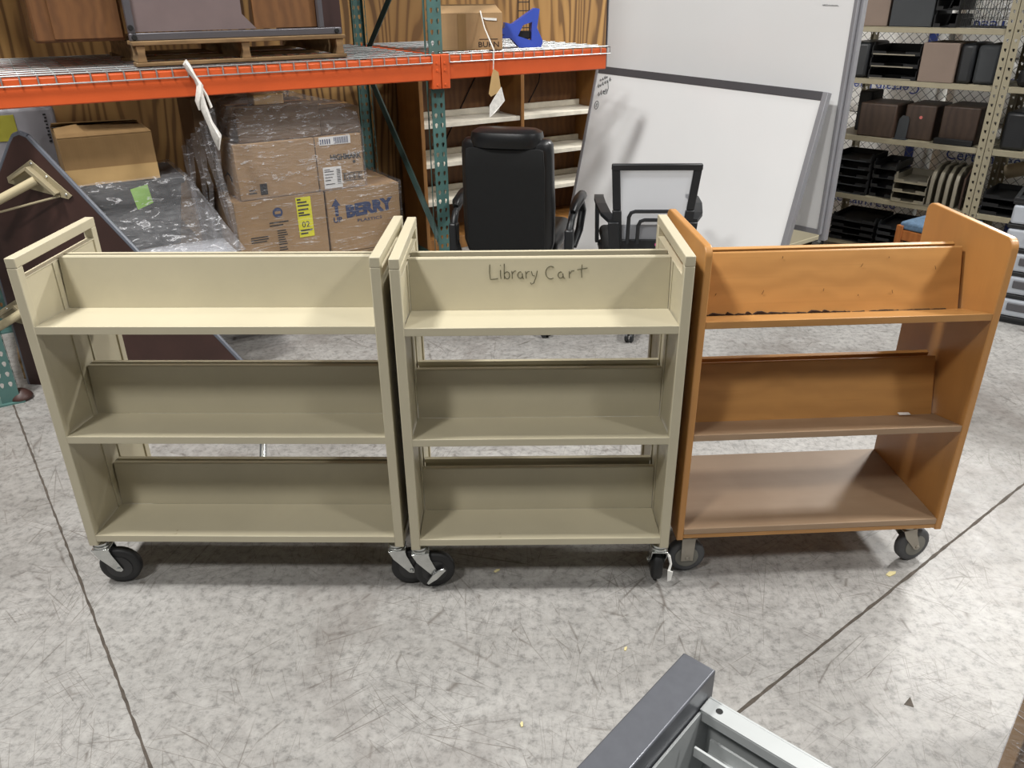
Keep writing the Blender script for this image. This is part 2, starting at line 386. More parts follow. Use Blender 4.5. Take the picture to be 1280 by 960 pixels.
# ------------------------------------------------------------------ steel book carts
def wheel_caster(parent, x, y, H, yaw, kind='black', brake=False, rigid=False, name='caster'):
    """caster hanging from height H at local x,y ; wheel trails in direction yaw"""
    c = thing(name, (x, y, 0)); del_keys = None
    c.parent = parent; c.rotation_euler = (0, 0, yaw)
    r = 0.064 if kind == 'black' else 0.061; wdt = 0.032
    off = 0.0 if rigid else 0.042
    wx = off
    MB().disc((wx, -wdt / 2, r), (0, 1, 0), [(0, r * 0.80), (0.002, r * 0.93), (0.007, r), (wdt - 0.007, r), (wdt - 0.002, r * 0.93), (wdt, r * 0.80)]).build('wheel', 'rubber' if kind == 'black' else 'rubbergrey', c, smooth=True)
    MB().disc((wx, -wdt / 2 - 0.003, r), (0, 1, 0), [(0, r * 0.55), (0.001, r * 0.62), (wdt + 0.005, r * 0.62), (wdt + 0.006, r * 0.55)]).build('hub', 'hub' if kind == 'black' else 'hubgrey', c, smooth=True)
    fm = 'chrome' if kind == 'black' else 'steelgrey'
    f = MB(); fy = wdt / 2 + 0.006
    for s_ in (-1, 1):
        y0, y1 = (fy, fy + 0.003) if s_ > 0 else (-fy - 0.003, -fy)
        top = H - 0.022
        if rigid: pts = [(-0.022, y0, top), (0.022, y0, top), (0.020, y0, r - 0.012), (-0.020, y0, r - 0.012)]
        else: pts = [(-0.026, y0, top), (0.026, y0, top), (0.030, y0, top - 0.02), (wx + 0.013, y0, r - 0.006), (wx + 0.006, y0, r - 0.013), (wx - 0.008, y0, r - 0.010), (-0.012, y0, top - 0.03)]
        f.prism(pts, (0, y1 - y0, 0))
    f.box(-0.026, -fy - 0.003, H - 0.024, 0.028, fy + 0.003, H - 0.020)
    f.build('fork', fm, c, bevel=0.001)
    s = MB().disc((0, 0, H - 0.020), (0, 0, 1), [(0, 0.024), (0.003, 0.027), (0.008, 0.027), (0.010, 0.020), (0.012, 0.024), (0.018, 0.024), (0.020, 0.014)], 20)
    s.build('swivel_race', fm, c, smooth=True)
    MB().disc((wx, -fy - 0.008, r), (0, 1, 0), [(0, 0.004), (0.002, 0.0065), (2 * fy + 0.014, 0.0065), (2 * fy + 0.016, 0.004)], 10).build('axle_bolt', fm, c)
    if brake:
        b = MB(); b.prism([(wx + 0.03, -fy - 0.008, r + 0.022), (wx + 0.036, -fy - 0.008, r + 0.014), (wx + 0.006, -fy - 0.008, r - 0.018), (wx - 0.022, -fy - 0.008, r - 0.036), (wx - 0.027, -fy - 0.008, r - 0.030), (wx - 0.006, -fy - 0.008, r + 0.002), (wx + 0.012, -fy - 0.008, r + 0.016)], (0, -0.006, 0))
        b.build('brake_lever', fm, c, bevel=0.002)
    return c

def steel_cart(loc, rz, W, D, label, T=1.09, Bz=0.161, vin=0.18, casters=None, levels=((0.897, 0.885, 1.036), (0.553, 0.535, 0.692), (0.200, 0.196, 0.345)), group=None):
    c = thing('book_cart', loc, rz, label, 'book cart', group)
    t = 0.028
    for side in (0, 1):
        x0 = 0 if side == 0 else W - t
        p = MB()
        p.box(x0, 0, Bz, x0 + t, t, T - t)                      # front post
        p.box(x0, D - t, Bz, x0 + t, D, T - t)
        # mitred top rail
        p.box(x0, 0, T - t, x0 + t, D, T)
        p.box(x0, t, Bz, x0 + t, D - t, Bz + t)
        fr = p.build('side_frame', 'cream', c, bevel=0.0022)
        q = MB(); a, b = x0 + 0.005, x0 + t - 0.005
        zt = T - t - 0.036
        q.box(a, t, Bz + t, b, D - t, zt)
        q.build('side_panel', 'cream', c)
        rr = MB(); xi = (x0 + t - 0.004) if side == 0 else x0
        rr.box(x0 + 0.001, t, zt, x0 + t - 0.001, D - t, zt + 0.004)       # rolled lip under the hand slot
        for yy in (D / 2 - 0.052, D / 2 + 0.030):                             # pressed centre uprights
            if side == 0: rr.box(b, yy, Bz + t, b + 0.004, yy + 0.022, zt)
            else: rr.box(a - 0.004, yy, Bz + t, a, yy + 0.022, zt)
        rr.build('panel_rib', 'cream', c, bevel=0.001)
    xa, xb = t - 0.001, W - t + 0.001
    for k, (zf, zb, zt) in enumerate(levels):
        for back in (0, 1):
            Y = (lambda y: y) if not back else (lambda y: D - y)
            s = MB()
            prof = [(0.001, zf), (vin, zb), (vin, zb - 0.002), (0.014, zf - 0.0025), (0.014, zf - 0.020), (0.012, zf - 0.023), (0.001, zf - 0.023)]
            s.prism([(xa, Y(y), z) for y, z in prof], (xb - xa, 0, 0))
            s.build('shelf', 'cream', c, bevel=0.0012)
            d = MB(); lean = 0.012
            prof = [(vin, zb), (vin + lean, zt - 0.003), (vin + lean + 0.002, zt), (vin + lean + 0.016, zt), (vin + lean + 0.016, zt - 0.012), (vin + lean + 0.014, zt - 0.012), (vin + lean + 0.014, zt - 0.002), (vin + lean + 0.004, zt - 0.003), (vin + 0.003, zb - 0.001)]
            d.prism([(xa + 0.002, Y(y), z) for y, z in prof], (xb - xa - 0.004, 0, 0))
            d.build('divider', 'cream', c)
    cas = casters or [(0.02, 0.02, 0.15, False), (W - 0.02, 0.02, 0.1, False), (0.02, D - 0.02, 0.4, False), (W - 0.02, D - 0.02, 0.3, False)]
    for (x, y, yaw, br) in cas: wheel_caster(c, x, y, Bz, yaw, 'black', br)
    return c
cA = steel_cart((-1.3253, 2.0222, 0), -0.0224, 0.9856, 0.428, 'long cream steel book cart at left, three sloping shelves, bare front divider',
    casters=[(0.022, 0.03, 0.10, False), (0.9856 - 0.028, 0.03, 0.12, False), (0.03, 0.40, 0.9, False), (0.955, 0.40, 0.6, False)])
cB = steel_cart((-0.3153, 1.9836, 0), -0.0012, 0.7919, 0.428, 'shorter cream steel book cart in the middle with handwriting on its top divider',
    casters=[(0.022, 0.03, 0.12, True), (0.7919 - 0.022, 0.03, PI / 2 * 0.97, False), (0.03, 0.40, 0.9, False), (0.765, 0.40, 0.6, False)], vin=0.165)
# handwriting: pencil strokes on the divider of the middle cart (local coordinates of the face)
def stroke_set(strokes, place_fn, r=0.0007, name='handwriting', mat='inkp', parent=None):
    m = MB()
    for st in strokes:
        pts = [place_fn(*p) for p in st]
        if len(pts) == 1: pts = [pts[0], pts[0] + Vector((0.0015, 0, 0))]
        m.tube(pts, r, 5)
    return m.build(name, mat, parent)
def arc(cx, cy, rx, ry, a0, a1, n=9): return [(cx + rx * math.cos(R(a0 + (a1 - a0) * i / n)), cy + ry * math.sin(R(a0 + (a1 - a0) * i / n))) for i in range(n + 1)]
hw = []
hw.append([(0, 1.0), (-0.02, 0.45), (0.02, 0.0), (0.25, 0.02), (0.47, 0.05)])                       # L
hw += [[(0.62, 0.62), (0.61, 0.3), (0.64, 0.03)], [(0.60, 0.93), (0.63, 0.97)]]                      # i
hw.append([(0.84, 1.05), (0.83, 0.5), (0.84, 0.02)]); hw.append([(0.84, 0.35)] + arc(1.0, 0.27, 0.15, 0.25, 120, -170))   # b
hw += [[(1.28, 0.55), (1.29, 0.3), (1.30, 0.03)], [(1.30, 0.36), (1.40, 0.54), (1.52, 0.56)]]        # r
hw.append(arc(1.76, 0.27, 0.14, 0.23, 60, 390) + [(1.92, 0.05), (1.98, 0.03)])                       # a
hw += [[(2.08, 0.52), (2.10, 0.3), (2.11, 0.03)], [(2.11, 0.34), (2.20, 0.50), (2.31, 0.52)]]        # r
hw += [[(2.42, 0.52), (2.48, 0.25), (2.62, 0.2)], [(2.76, 0.55), (2.68, 0.1), (2.55, -0.28), (2.40, -0.36), (2.36, -0.24)]]   # y
hw.append(arc(3.55, 0.42, 0.30, 0.43, 55, 300, 12))                                                  # C
hw.append(arc(4.12, 0.25, 0.15, 0.22, 60, 390) + [(4.29, 0.05), (4.37, 0.04)])                       # a
hw += [[(4.62, 0.50), (4.63, 0.25), (4.64, 0.03)], [(4.64, 0.32), (4.76, 0.52), (4.92, 0.55)]]       # r
hw += [[(5.36, 0.95), (5.33, 0.5), (5.36, 0.06)], [(5.08, 0.60), (5.35, 0.66), (5.68, 0.72)]]        # t
def on_div(x, y):
    zz = 0.975 + y * 0.042; f = (zz - 0.885) / (1.036 - 0.885)
    return Vector((0.256 + x * 0.0483, 0.165 + 0.012 * f - 0.0008, zz))
stroke_set([k for k in hw if k[0][0] < 3.2], on_div, 0.0011, 'handwritten_word', 'inkp', cB)
stroke_set([k for k in hw if k[0][0] >= 3.2], on_div, 0.0011, 'handwritten_word', 'inkp', cB)

# ------------------------------------------------------------------ wooden book cart
def wood_cart():
    W, D, T, Bz = 0.8507, 0.4356, 1.1, 0.156; t = 0.021
    c = thing('book_cart', (0.5101, 2.0259, 0), 0.0519, 'oak-coloured wooden book cart at right with solid sides and grey-tyred casters', 'book cart')
    for x0 in (0, W - t):
        rr = 0.028; pts = [(x0, 0, Bz)]
        for a in range(0, 91, 15): pts.append((x0, rr - rr * math.cos(R(a)), T - rr + rr * math.sin(R(a))))
        for a in range(0, 91, 15): pts.append((x0, D - rr + rr * math.sin(R(a)), T - rr + rr * math.cos(R(a))))
        pts.append((x0, D, Bz))
        MB().prism(pts, (t, 0, 0)).build('side_panel', 'oakz', c, bevel=0.003)
    xa, xb = t, W - t; vin = 0.142
    for k, (zf, zb, zt) in enumerate(((0.889, 0.850, 1.027), (0.533, 0.497, 0.676))):
        for back in (0, 1):
            Y = (lambda y: y) if not back else (lambda y: D - y)
            th = 0.021
            s = MB().prism([(xa, Y(y), z) for y, z in [(0.002, zf), (vin + 0.012, zb - 0.002), (vin + 0.012, zb - th), (0.002, zf - th)]], (xb - xa, 0, 0))
            s.build('shelf', 'oakx' if k == 0 else 'lam', c, bevel=0.0015)
            d = MB().prism([(xa, Y(y), z) for y, z in [(vin, zb), (0.190, zt - 0.003), (0.194, zt), (0.206, zt - 0.004), (0.158, zb)]], (xb - xa - 0.012, 0, 0))
            d.build('divider', 'oakx', c, bevel=0.0015)
    B(xa, 0.002, 0.176, xb, D - 0.002, 0.197).build('bottom_shelf', 'lam', c, bevel=0.0015)
    B(xa, 0.003, 0.161, xb, D - 0.003, 0.175).build('base_board', 'oakx', c, bevel=0.001)
    # splintered crack along the foot of the top divider
    m = MB(); rnd = random.Random(3); x = xa + 0.002
    while x < xb - 0.05:
        L = rnd.uniform(0.02, 0.06); f = (x - xa) / (xb - xa); h = (0.010 if f < 0.3 else 0.007 if f < 0.55 else 0.0035) * rnd.uniform(0.5, 1.2)
        zb = 0.8510; y0 = vin - 0.004
        m.prism([(x, y0, zb + 0.001), (x + L * .3, y0, zb + h * rnd.uniform(.6, 1.2)), (x + L * .6, y0, zb + h * rnd.uniform(.4, 1)), (x + L, y0, zb + 0.003), (x + L, y0, zb), (x, y0, zb)], (0, 0.006, 0))
        x += L * rnd.uniform(0.55, 1.1 if f < 0.5 else 1.5)
    m.build('cracked_veneer', 'splinter', c)
    m = MB(); rnd = random.Random(5)                               # small gouges on the top divider
    for _ in range(9):
        x = rnd.uniform(0.08, 0.78); z = rnd.uniform(0.88, 1.01); f = (z - 0.85) / 0.177; y = vin + f * 0.048 - 0.0012
        L = rnd.uniform(0.004, 0.012); m.tube([(x, y, z), (x + L * rnd.uniform(-.5, .5), y + 0.0006, z + L)], 0.0006, 4)
    m.build('scratch_marks', 'splinter', c)
    B(0.70, 0.118, 0.5115, 0.735, 0.132, 0.5135).build('paper_scrap', 'paper', c)
    wheel_caster(c, 0.050, 0.055, Bz + 0.002, 0.0, 'grey', rigid=True)
    wheel_caster(c, W - 0.085, 0.05, Bz + 0.002, 0.25, 'grey')
    wheel_caster(c, 0.050, D - 0.055, Bz + 0.002, 0.0, 'grey', rigid=True)
    wheel_caster(c, W - 0.085, D - 0.06, Bz + 0.002, 0.7, 'grey')
    return c
wood_cart()
# white plastic tie hanging on the middle cart's right caster
tt = MB(); tt.tube([(0.785, 0.03, 0.135), (0.80, 0.012, 0.12), (0.806, 0.006, 0.095), (0.800, 0.0, 0.07)], [0.003, 0.005, 0.004, 0.004], 7)
tt.prism([(0.795, -0.004, 0.078), (0.812, -0.006, 0.072), (0.808, -0.006, 0.040), (0.797, -0.004, 0.034)], (0.001, 0.003, 0))
tt.build('plastic_tie', 'paper', cB)

# cream cart behind the whiteboards
steel_cart((1.805, 5.087, 0), math.atan2(0.783, -0.62) , 0.70, 0.4256, 'cream steel book cart end showing behind the whiteboards', T=0.95, Bz=0.161,
           levels=((0.80, 0.79, 0.90), (0.50, 0.49, 0.62), (0.200, 0.196, 0.32))).location = (2.141, 5.354, 0)

# ------------------------------------------------------------------ pallet racking
def teardrop(cx, cy, r=0.0085, flip=False):
    pts = []
    for a in range(-20, 201, 22): pts.append((cx + r * math.cos(R(a)), cy + r * math.sin(R(a))))
    pts += [(cx - r * 0.5, cy - r * 1.7), (cx, cy - r * 2.1), (cx + r * 0.5, cy - r * 1.7)]
    return pts[::-1]
def perf_post_mesh(width, height, pitch, cols, hole):
    holes = []; z = 0.10
    while z < height - 0.05:
        for cx in cols: holes.append(hole(cx, z))
        z += pitch
    return plate_mesh([(-width / 2, 0), (width / 2, 0), (width / 2, height), (-width / 2, height)], holes, 0.002)
pm_front = perf_post_mesh(0.076, 3.1, 0.0508, (-0.017, 0.017), teardrop)
def small_slot(cx, cz): return [(cx - 0.003, cz - 0.006), (cx - 0.003, cz + 0.006), (cx + 0.003, cz + 0.006), (cx + 0.003, cz - 0.006)]
pm_side = perf_post_mesh(0.055, 3.1, 0.0508, (-0.012,), small_slot)
def upright_frame(u, label, n=0.0):
    c = rthing('upright_frame', u, n, 0, label, 'rack upright', 'teal rack uprights')
    for k, (yf, sg) in enumerate(((0.0, 1), (1.07, -1))):
        m = MB()
        m.mesh(pm_front, Matrix.Translation((0, yf, 0)) @ XZ)
        for sx in (-1, 1):
            m.mesh(pm_side, Matrix.Translation((sx * 0.037, yf + sg * 0.0275, 0)) @ Matrix.Rotation(PI / 2, 4, 'Z') @ XZ)
        m.build('post', 'teal', c)
        B(-0.055, yf - 0.02 if sg > 0 else yf - 0.07, 0, 0.055, yf + 0.07 if sg > 0 else yf + 0.02, 0.008).build('foot_plate', 'teal', c)
    for (za, zb) in ((0.40, 1.32), (2.05, 1.32)):
        m = MB(); m.tube([(0, 0.05, za), (0, 1.02, zb)], 0.019, 4); m.build('brace', 'tealdark', c)
    for z in (0.30, 2.12):
        MB().tube([(0, 0.05, z), (0, 1.02, z)], 0.018, 4).build('brace', 'tealdark', c)
    return c
upright_frame(0.0, 'teal perforated rack upright standing behind the middle cart')
upright_frame(-2.262, 'teal perforated rack upright with its foot at the left edge, beside the long cart', 0.03)
BT, BH = 1.405, 0.112
def beam(u0, u1, n, label, front=True, ends=2):
    c = rthing('rack_beam', u0, n, 0, label, 'rack beam', 'orange beams of the pallet rack')
    L = u1 - u0; sg = -1 if front else 1
    B(0.04, min(sg * 0.0, sg * 0.045) - (0.002 if front else -0.002), BT - BH, L - 0.04, max(0, sg * 0.045) - (0.002 if front else -0.002), BT).build('channel', 'orange', c, bevel=0.005)
    for x in (0.0385, L - 0.0385)[:ends]:
        s_ = 1 if x < L / 2 else -1
        m = MB(); ya = -0.006 if front else 0.002; yb = -0.002 if front else 0.006
        x0_, x1_ = sorted((x - s_ * 0.036, x + s_ * 0.012))
        m.box(x0_, ya - (0.046 if front else 0), BT - 0.155, x1_, yb - (0.0 if front else -0.046), BT + 0.01)
        o = m.build('end_bracket', 'orange', c, bevel=0.003)
        b = MB()
        for z in (BT - 0.03, BT - 0.065, BT - 0.135):
            b.disc((x - s_ * 0.016, ya - (0.046 if front else -0.05), z), (0, -1 if front else 1, 0), [(0, 0.007), (0.004, 0.006)], 10)
        b.build('rivets', 'orange', o)
    return c
beam(-2.28, 0, 0, 'orange front beam of the left rack bay, carrying the pallet')
beam(0, 1.105, 0, 'orange front beam of the right rack bay, under the small open carton', True, 1)
beam(-2.28, 0, 1.07, 'orange rear beam of the left rack bay against the plywood', False)
beam(0, 1.105, 1.07, 'orange rear beam of the right rack bay against the plywood', False, 1)
bb = rthing('unseen_shade_level', -2.21, 0.0, 2.45, 'unseen rack level above the pallet, added to shade the rack', 'added shade shelf')  # out-of-view level, added to cast shade on the rack below
B(0, -0.045, 0, 2.15, 0, 0.11).build('front_beam', 'orange', bb, bevel=0.004); B(0, 1.07, 0, 2.15, 1.115, 0.11).build('rear_beam', 'orange', bb, bevel=0.004)
B(0, 0.004, 0.10, 2.15, 1.066, 0.13).build('deck_board', 'pallet', bb)
def wire_deck(u0, u1, label):
    m = MB(); L = u1 - u0; r = 0.0032; z = BT + 0.006
    n = int(L / 0.062)
    for i in range(n + 1):
        x = L * i / n
        m.tube([(x, -0.052, BT - 0.028), (x, -0.052, z), (x, 1.09, z)], r, 5)
    for j in range(11): m.tube([(0, -0.045 + j * 0.112, z + 0.004), (L, -0.045 + j * 0.112, z + 0.004)], r, 5)
    m.tube([(0, -0.056, BT - 0.028), (L, -0.056, BT - 0.028)], r, 5)
    o = m.build('wire_deck', 'galv'); place(o, rk(u0, 0), RA); return tag(o, label, 'wire deck', 'wire decks on the rack')
wire_deck(-2.215, -1.24, 'welded wire deck at the far left of the orange rack')
wire_deck(-1.22, -0.05, 'welded wire deck under the pallet, left of the teal upright')
wire_deck(0.05, 1.085, 'welded wire deck under the small open carton')
DZ = BT + 0.0135       # top of the wire decks

# ------------------------------------------------------------------ things on the rack deck
def pallet(parent_label, u, n, z, L, D, group=None, name='wooden_pallet'):
    c = rthing(name, u, n, z, parent_label, 'pallet', group)
    for y in (0.0, D / 2 - 0.02, D - 0.04):
        m = MB(); m.prism([(0, y, 0.016), (L, y, 0.016), (L, y, 0.095), (0, y, 0.095)], (0, 0.04, 0)); m.build('stringer', 'pallet', c, bevel=0.003)
    k = 7
    for i in range(k):
        x = i * (L - 0.09) / (k - 1); B(x, -0.005, 0.095, x + 0.09, D + 0.005, 0.112).build('deck_board', 'pallet', c, bevel=0.002)
    for x in (0, L / 2 - 0.05, L - 0.1): B(x, -0.005, 0, x + 0.1, D + 0.005, 0.016).build('bottom_board', 'pallet', c, bevel=0.002)
    return c
def pallet_side(label, u, n, z, L, D):
    """pallet with its deck boards running along the beam and stringers end-on to the viewer"""
    c = rthing('wooden_pallet', u, n, z, label, 'pallet')
    for x in (0.0, L / 2 - 0.02, L - 0.04):
        m = MB(); m.prism([(x, 0, 0.016), (x + 0.04, 0, 0.016), (x + 0.036, 0, 0.05), (x + 0.04, 0, 0.085), (x + 0.0, 0, 0.085), (x + 0.006, 0, 0.05)], (0, D, 0)); m.build('stringer', 'pallet', c, bevel=0.003)
    k = 7
    for i in range(k):
        y = -0.005 + i * (D - 0.08) / (k - 1); B(-0.01, y, 0.085, L + 0.01, y + 0.09, 0.102).build('deck_board', 'pallet', c, bevel=0.002)
    for y in (-0.005, D / 2 - 0.045, D - 0.09): B(-0.01, y, 0, L + 0.01, y + 0.09, 0.016).build('bottom_board', 'pallet', c, bevel=0.002)
    return c
pallet_side('weathered wooden pallet on the orange rack, under the steel-framed desk', -1.42, 0.06, DZ, 0.95, 0.9)
pz0 = DZ + 0.102
c = rthing('wooden_cabinet', -1.79, 0.20, pz0, 'brown wooden cabinet standing on the left end of the racked pallet', 'cabinet')
B(0.0, 0, 0, 0.36, 0.55, 0.62).build('carcass', 'cabwood', c, bevel=0.012, seg=3)
B(0.075, -0.012, 0.012, 0.35, -0.001, 0.60).build('door', 'cabwood', c, bevel=0.003)
c = rthing('steel_desk', -1.43, 0.10, pz0, 'steel-framed desk with grey-brown panel lying on the racked pallet', 'desk')
B(0.0, 0.0, 0.0, 0.97, 0.035, 0.032).build('bottom_rail', 'gunmetal', c, bevel=0.004)
B(0.0, 0.0, 0.032, 0.03, 0.03, 0.6).build('frame_post', 'gunmetal', c, bevel=0.003)
B(0.86, 0.0, 0.032, 0.885, 0.03, 0.6).build('frame_post', 'gunmetal', c, bevel=0.003)
MB().prism([(0.03, 0.012, 0.036), (0.56, 0.012, 0.036), (0.50, 0.012, 0.10), (0.50, 0.012, 0.6), (0.03, 0.012, 0.6)], (0, 0.018, 0)).build('modesty_panel', 'greybrown', c)
B(0.56, 0.04, 0.036, 0.86, 0.06, 0.6).build('side_panel', 'cabwood', c)
for x, z in ((0.012, 0.055), (0.02, 0.015), (0.945, 0.016)):
    MB().disc((x, 0.0, z), (0, -1, 0), [(0, 0.012), (0.008, 0.010)], 14).build('foot_pad', 'matblack', c)
tag(place(B(0, 0, 0, 0.13, 0.7, 0.75).build('dark_panel', 'maroon', bevel=0.004), rk(-0.562, 0.165, pz0), RA), 'dark maroon board standing at the right end of the racked pallet', 'panel')

def carton(name, loc, rz, w_, d_, h_, label, mat='card', group=None, flaps='closed', tape=True):
    c = thing(name, loc, rz, label, 'cardboard box', group)
    if flaps == 'closed':
        B(0, 0, 0, w_, d_, h_).build('carton_body', mat, c, bevel=0.004)
        if tape:
            m = B(0, d_ / 2 - 0.025, h_ + 0.0002, w_, d_ / 2 + 0.025, h_ + 0.0012); m.build('tape', 'tape', c)
    else:
        t = 0.005
        b = MB(); b.box(0, 0, 0, w_, d_, t); b.box(0, 0, t, w_, t, h_); b.box(0, d_ - t, t, w_, d_, h_); b.box(0, t, t, t, d_ - t, h_); b.box(w_ - t, t, t, w_, d_ - t, h_)
        b.build('carton_body', mat, c, bevel=0.001)
    return c
# small open carton with BURN printed low on its end
c = rthing('open_carton', 0.09, 0.11, DZ, 'small open carton standing on the right deck beside the teal upright', 'cardboard box', rz=0.0)
w_, d_, h_ = 0.36, 0.29, 0.178
cx = MB(); t = 0.005
c.rotation_euler = (0, 0, RA - R(24))
c.location = rk(0.09, 0.18, DZ)
cx.box(0, 0, 0, w_, d_, t); cx.box(0, 0, t, w_, t, h_); cx.box(0, d_ - t, t, w_, d_, h_); cx.box(0, t, t, t, d_ - t, h_); cx.box(w_ - t, t, t, w_, d_ - t, h_)
cx.build('carton_body', 'card', c, bevel=0.001)
def flap(pts, off, parent, mat='card'): MB().prism(pts, off).build('flap', mat, parent)
flap([(0, 0, h_), (w_, 0, h_), (w_ - 0.02, 0.13, h_ + 0.035), (0.02, 0.13, h_ + 0.035)], (0, 0, 0.004), c)
flap([(0, d_, h_), (w_, d_, h_), (w_ - 0.02, d_ - 0.12, h_ + 0.04), (0.02, d_ - 0.12, h_ + 0.04)], (0, 0, 0.004), c)
flap([(w_, 0.01, h_), (w_, d_ - 0.01, h_), (w_ - 0.10, d_ - 0.03, h_ - 0.03), (w_ - 0.10, 0.03, h_ - 0.03)], (0, 0, 0.004), c)
writing('BURN', 0.038, (0.285, -0.001, 0.026), c, 'ink', sx=1.15)
B(0.235, -0.0015, 0.052, 0.335, -0.0002, 0.055).build('printed_rule', 'ink', c)
B(0.12, -0.0015, 0.0, 0.165, -0.0002, h_).build('tape', 'card2', c)
MB().prism([(0.25, -0.001, 0.160), (0.33, -0.001, 0.155), (0.33, -0.001, 0.143), (0.27, -0.001, 0.148)], (0, -0.003, 0)).build('tape', 'paper', c)
# string and paper tag hanging from it over the beam
s_ = MB(); q = [rk(0.335, -0.005, DZ + 0.20), rk(0.32, -0.06, DZ + 0.02), rk(0.315, -0.064, 1.33), rk(0.31, -0.064, 1.31)]
hs = thing('hanging_tag', rk(0.30, -0.064, 1.33), RA, 'tan and white paper tag hanging on film string over the orange beam', 'hanging tag')
m = MB(); m.tube([Vector((0.012, 0.145, 0.28)), Vector((0.01, 0.10, 0.20)), Vector((0.006, -0.004, 0.095)), Vector((0, -0.004, 0.0))], [0.004, 0.003, 0.004, 0.003], 6); m.build('string', 'twine', hs)
MB().prism([(0.0, -0.004, 0.005), (0.03, -0.004, -0.015), (0.045, -0.004, -0.11), (-0.02, -0.006, -0.135), (-0.032, -0.005, -0.12), (-0.012, -0.004, -0.03)], (0, -0.003, 0)).build('tan_tag', 'tape', hs)
MB().prism([(0.045, -0.008, -0.09), (0.062, -0.012, -0.16), (0.0, -0.016, -0.215), (-0.035, -0.012, -0.24), (-0.03, -0.008, -0.18), (0.0, -0.008, -0.14)], (0, -0.004, 0)).build('white_tag', 'twine', hs)
# knotted white film ribbon over the beam at left
rb = thing('film_ribbon', rk(-1.235, -0.066, 1.40), RA, 'knotted white plastic film strip hanging over the left orange beam', 'plastic strip')
m = MB(); m.T = Matrix.Diagonal((0.5, 1.0, 0.85, 1))
m.tube([(-0.03, -0.002, 0.045), (-0.01, -0.004, 0.02), (0.03, -0.008, -0.03), (0.06, -0.008, -0.075)], [0.022, 0.026, 0.016, 0.026], 8)
m.tube([(0.065, -0.010, -0.06), (0.05, -0.012, -0.10), (0.018, -0.014, -0.15), (0.02, -0.014, -0.19)], [0.026, 0.030, 0.024, 0.008], 8)
m.tube([(0.06, -0.012, -0.07), (0.10, -0.016, -0.12), (0.125, -0.016, -0.18)], [0.014, 0.011, 0.012], 8)
m.tube([(0.05, -0.012, -0.09), (0.055, -0.018, -0.17), (0.09, -0.02, -0.26), (0.13, -0.02, -0.33), (0.128, -0.018, -0.40)], [0.022, 0.032, 0.026, 0.042, 0.005], 8)
m.build('strip', 'twine', rb, smooth=True)
# blue plastic tool
bt = rthing('blue_plastic_tool', 0.485, 0.16, DZ, 'blue plastic tool with a triangular grip hole on the right deck', 'tool', rz=-0.3)
pl = plate_mesh([(0.0, 0.05), (0.02, 0.13), (0.06, 0.12), (0.19, 0.20), (0.215, 0.195), (0.20, 0.10), (0.235, 0.03), (0.225, 0.0), (0.10, 0.0), (0.05, 0.05)],
                [[(0.09, 0.06), (0.17, 0.035), (0.172, 0.13), (0.12, 0.115)]], 0.05)
MB().mesh(pl, XZ).build('grip_body', 'blue', bt, bevel=0.006)
B(0.095, -0.012, 0.045, 0.168, 0.012, 0.085).build('black_insert', 'matblack', bt, bevel=0.004)
MB().disc((0.01, -0.03, 0.085), (0, 1, 0), [(0, 0.016), (0.06, 0.016)], 16).build('pivot', 'blue', bt)
# black wire holder on the deck beside the whiteboard
wb = rthing('wire_rack', 0.99, 0.80, DZ, 'thin black wire holder on the deck behind the whiteboard edge', 'wire rack')
m = MB(); m.T = Matrix.Diagonal((0.5, 1, 1, 1)); m.tube([(0, 0, 0.004), (0.16, 0, 0.004), (0.17, 0, 0.03), (0.17, 0, 0.28), (0.14, 0, 0.30), (0.02, 0, 0.30), (0, 0, 0.27), (0, 0, 0.03)], 0.004, 6, closed=True)
for z in (0.07, 0.12, 0.17, 0.22): m.tube([(0, 0, z), (0.17, 0, z)], 0.003, 5)
m.build('wire_frame', 'matblack', wb)

# ------------------------------------------------------------------ under the rack, centre: wrapped pallet of cartons
GP = 'wrapped cartons on the pallet in the rack'
pallet('wooden pallet on the floor under the wrapped cartons', -1.0, 0.30, 0, 0.80, 0.66)
Z0 = 0.114
def rc(u, n, z, w_, d_, h_, label, mat='card', rz=0.0): return carton('carton', rk(u, n, z), RA + rz, w_, d_, h_, label, mat, GP)
rc(-1.10, 0.14, Z0, 0.46, 0.42, 0.30, 'brown carton at the bottom left of the wrapped stack', 'card2')
rc(-0.62, 0.14, Z0, 0.44, 0.42, 0.30, 'brown carton at the bottom right of the wrapped stack', 'card2')
z1 = Z0 + 0.302
kA = rc(-1.10, 0.14, z1, 0.47, 0.42, 0.345, 'carton with a yellow label in the second row of the wrapped stack')
kB = rc(-0.62, 0.14, z1, 0.42, 0.42, 0.345, 'carton printed with an up arrow and blue lettering in the wrapped stack', 'card')
z2 = z1 + 0.347
kC = rc(-1.06, 0.14, z2, 0.41, 0.40, 0.275, 'large plain carton in the third row of the wrapped stack')
kD = rc(-0.645, 0.14, z2, 0.25, 0.40, 0.275, 'carton with a white shipping label in the third row of the wrapped stack', 'card')
z3 = z2 + 0.277
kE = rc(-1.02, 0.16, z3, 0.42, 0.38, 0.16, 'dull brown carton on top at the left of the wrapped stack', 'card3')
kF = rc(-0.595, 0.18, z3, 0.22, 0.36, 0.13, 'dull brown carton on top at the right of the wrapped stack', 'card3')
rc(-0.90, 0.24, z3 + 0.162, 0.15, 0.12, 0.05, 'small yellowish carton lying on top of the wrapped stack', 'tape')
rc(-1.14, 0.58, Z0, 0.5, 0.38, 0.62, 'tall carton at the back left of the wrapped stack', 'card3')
rc(-1.14, 0.58, Z0 + 0.622, 0.5, 0.38, 0.48, 'carton printed in black at the back of the wrapped stack', 'card3')
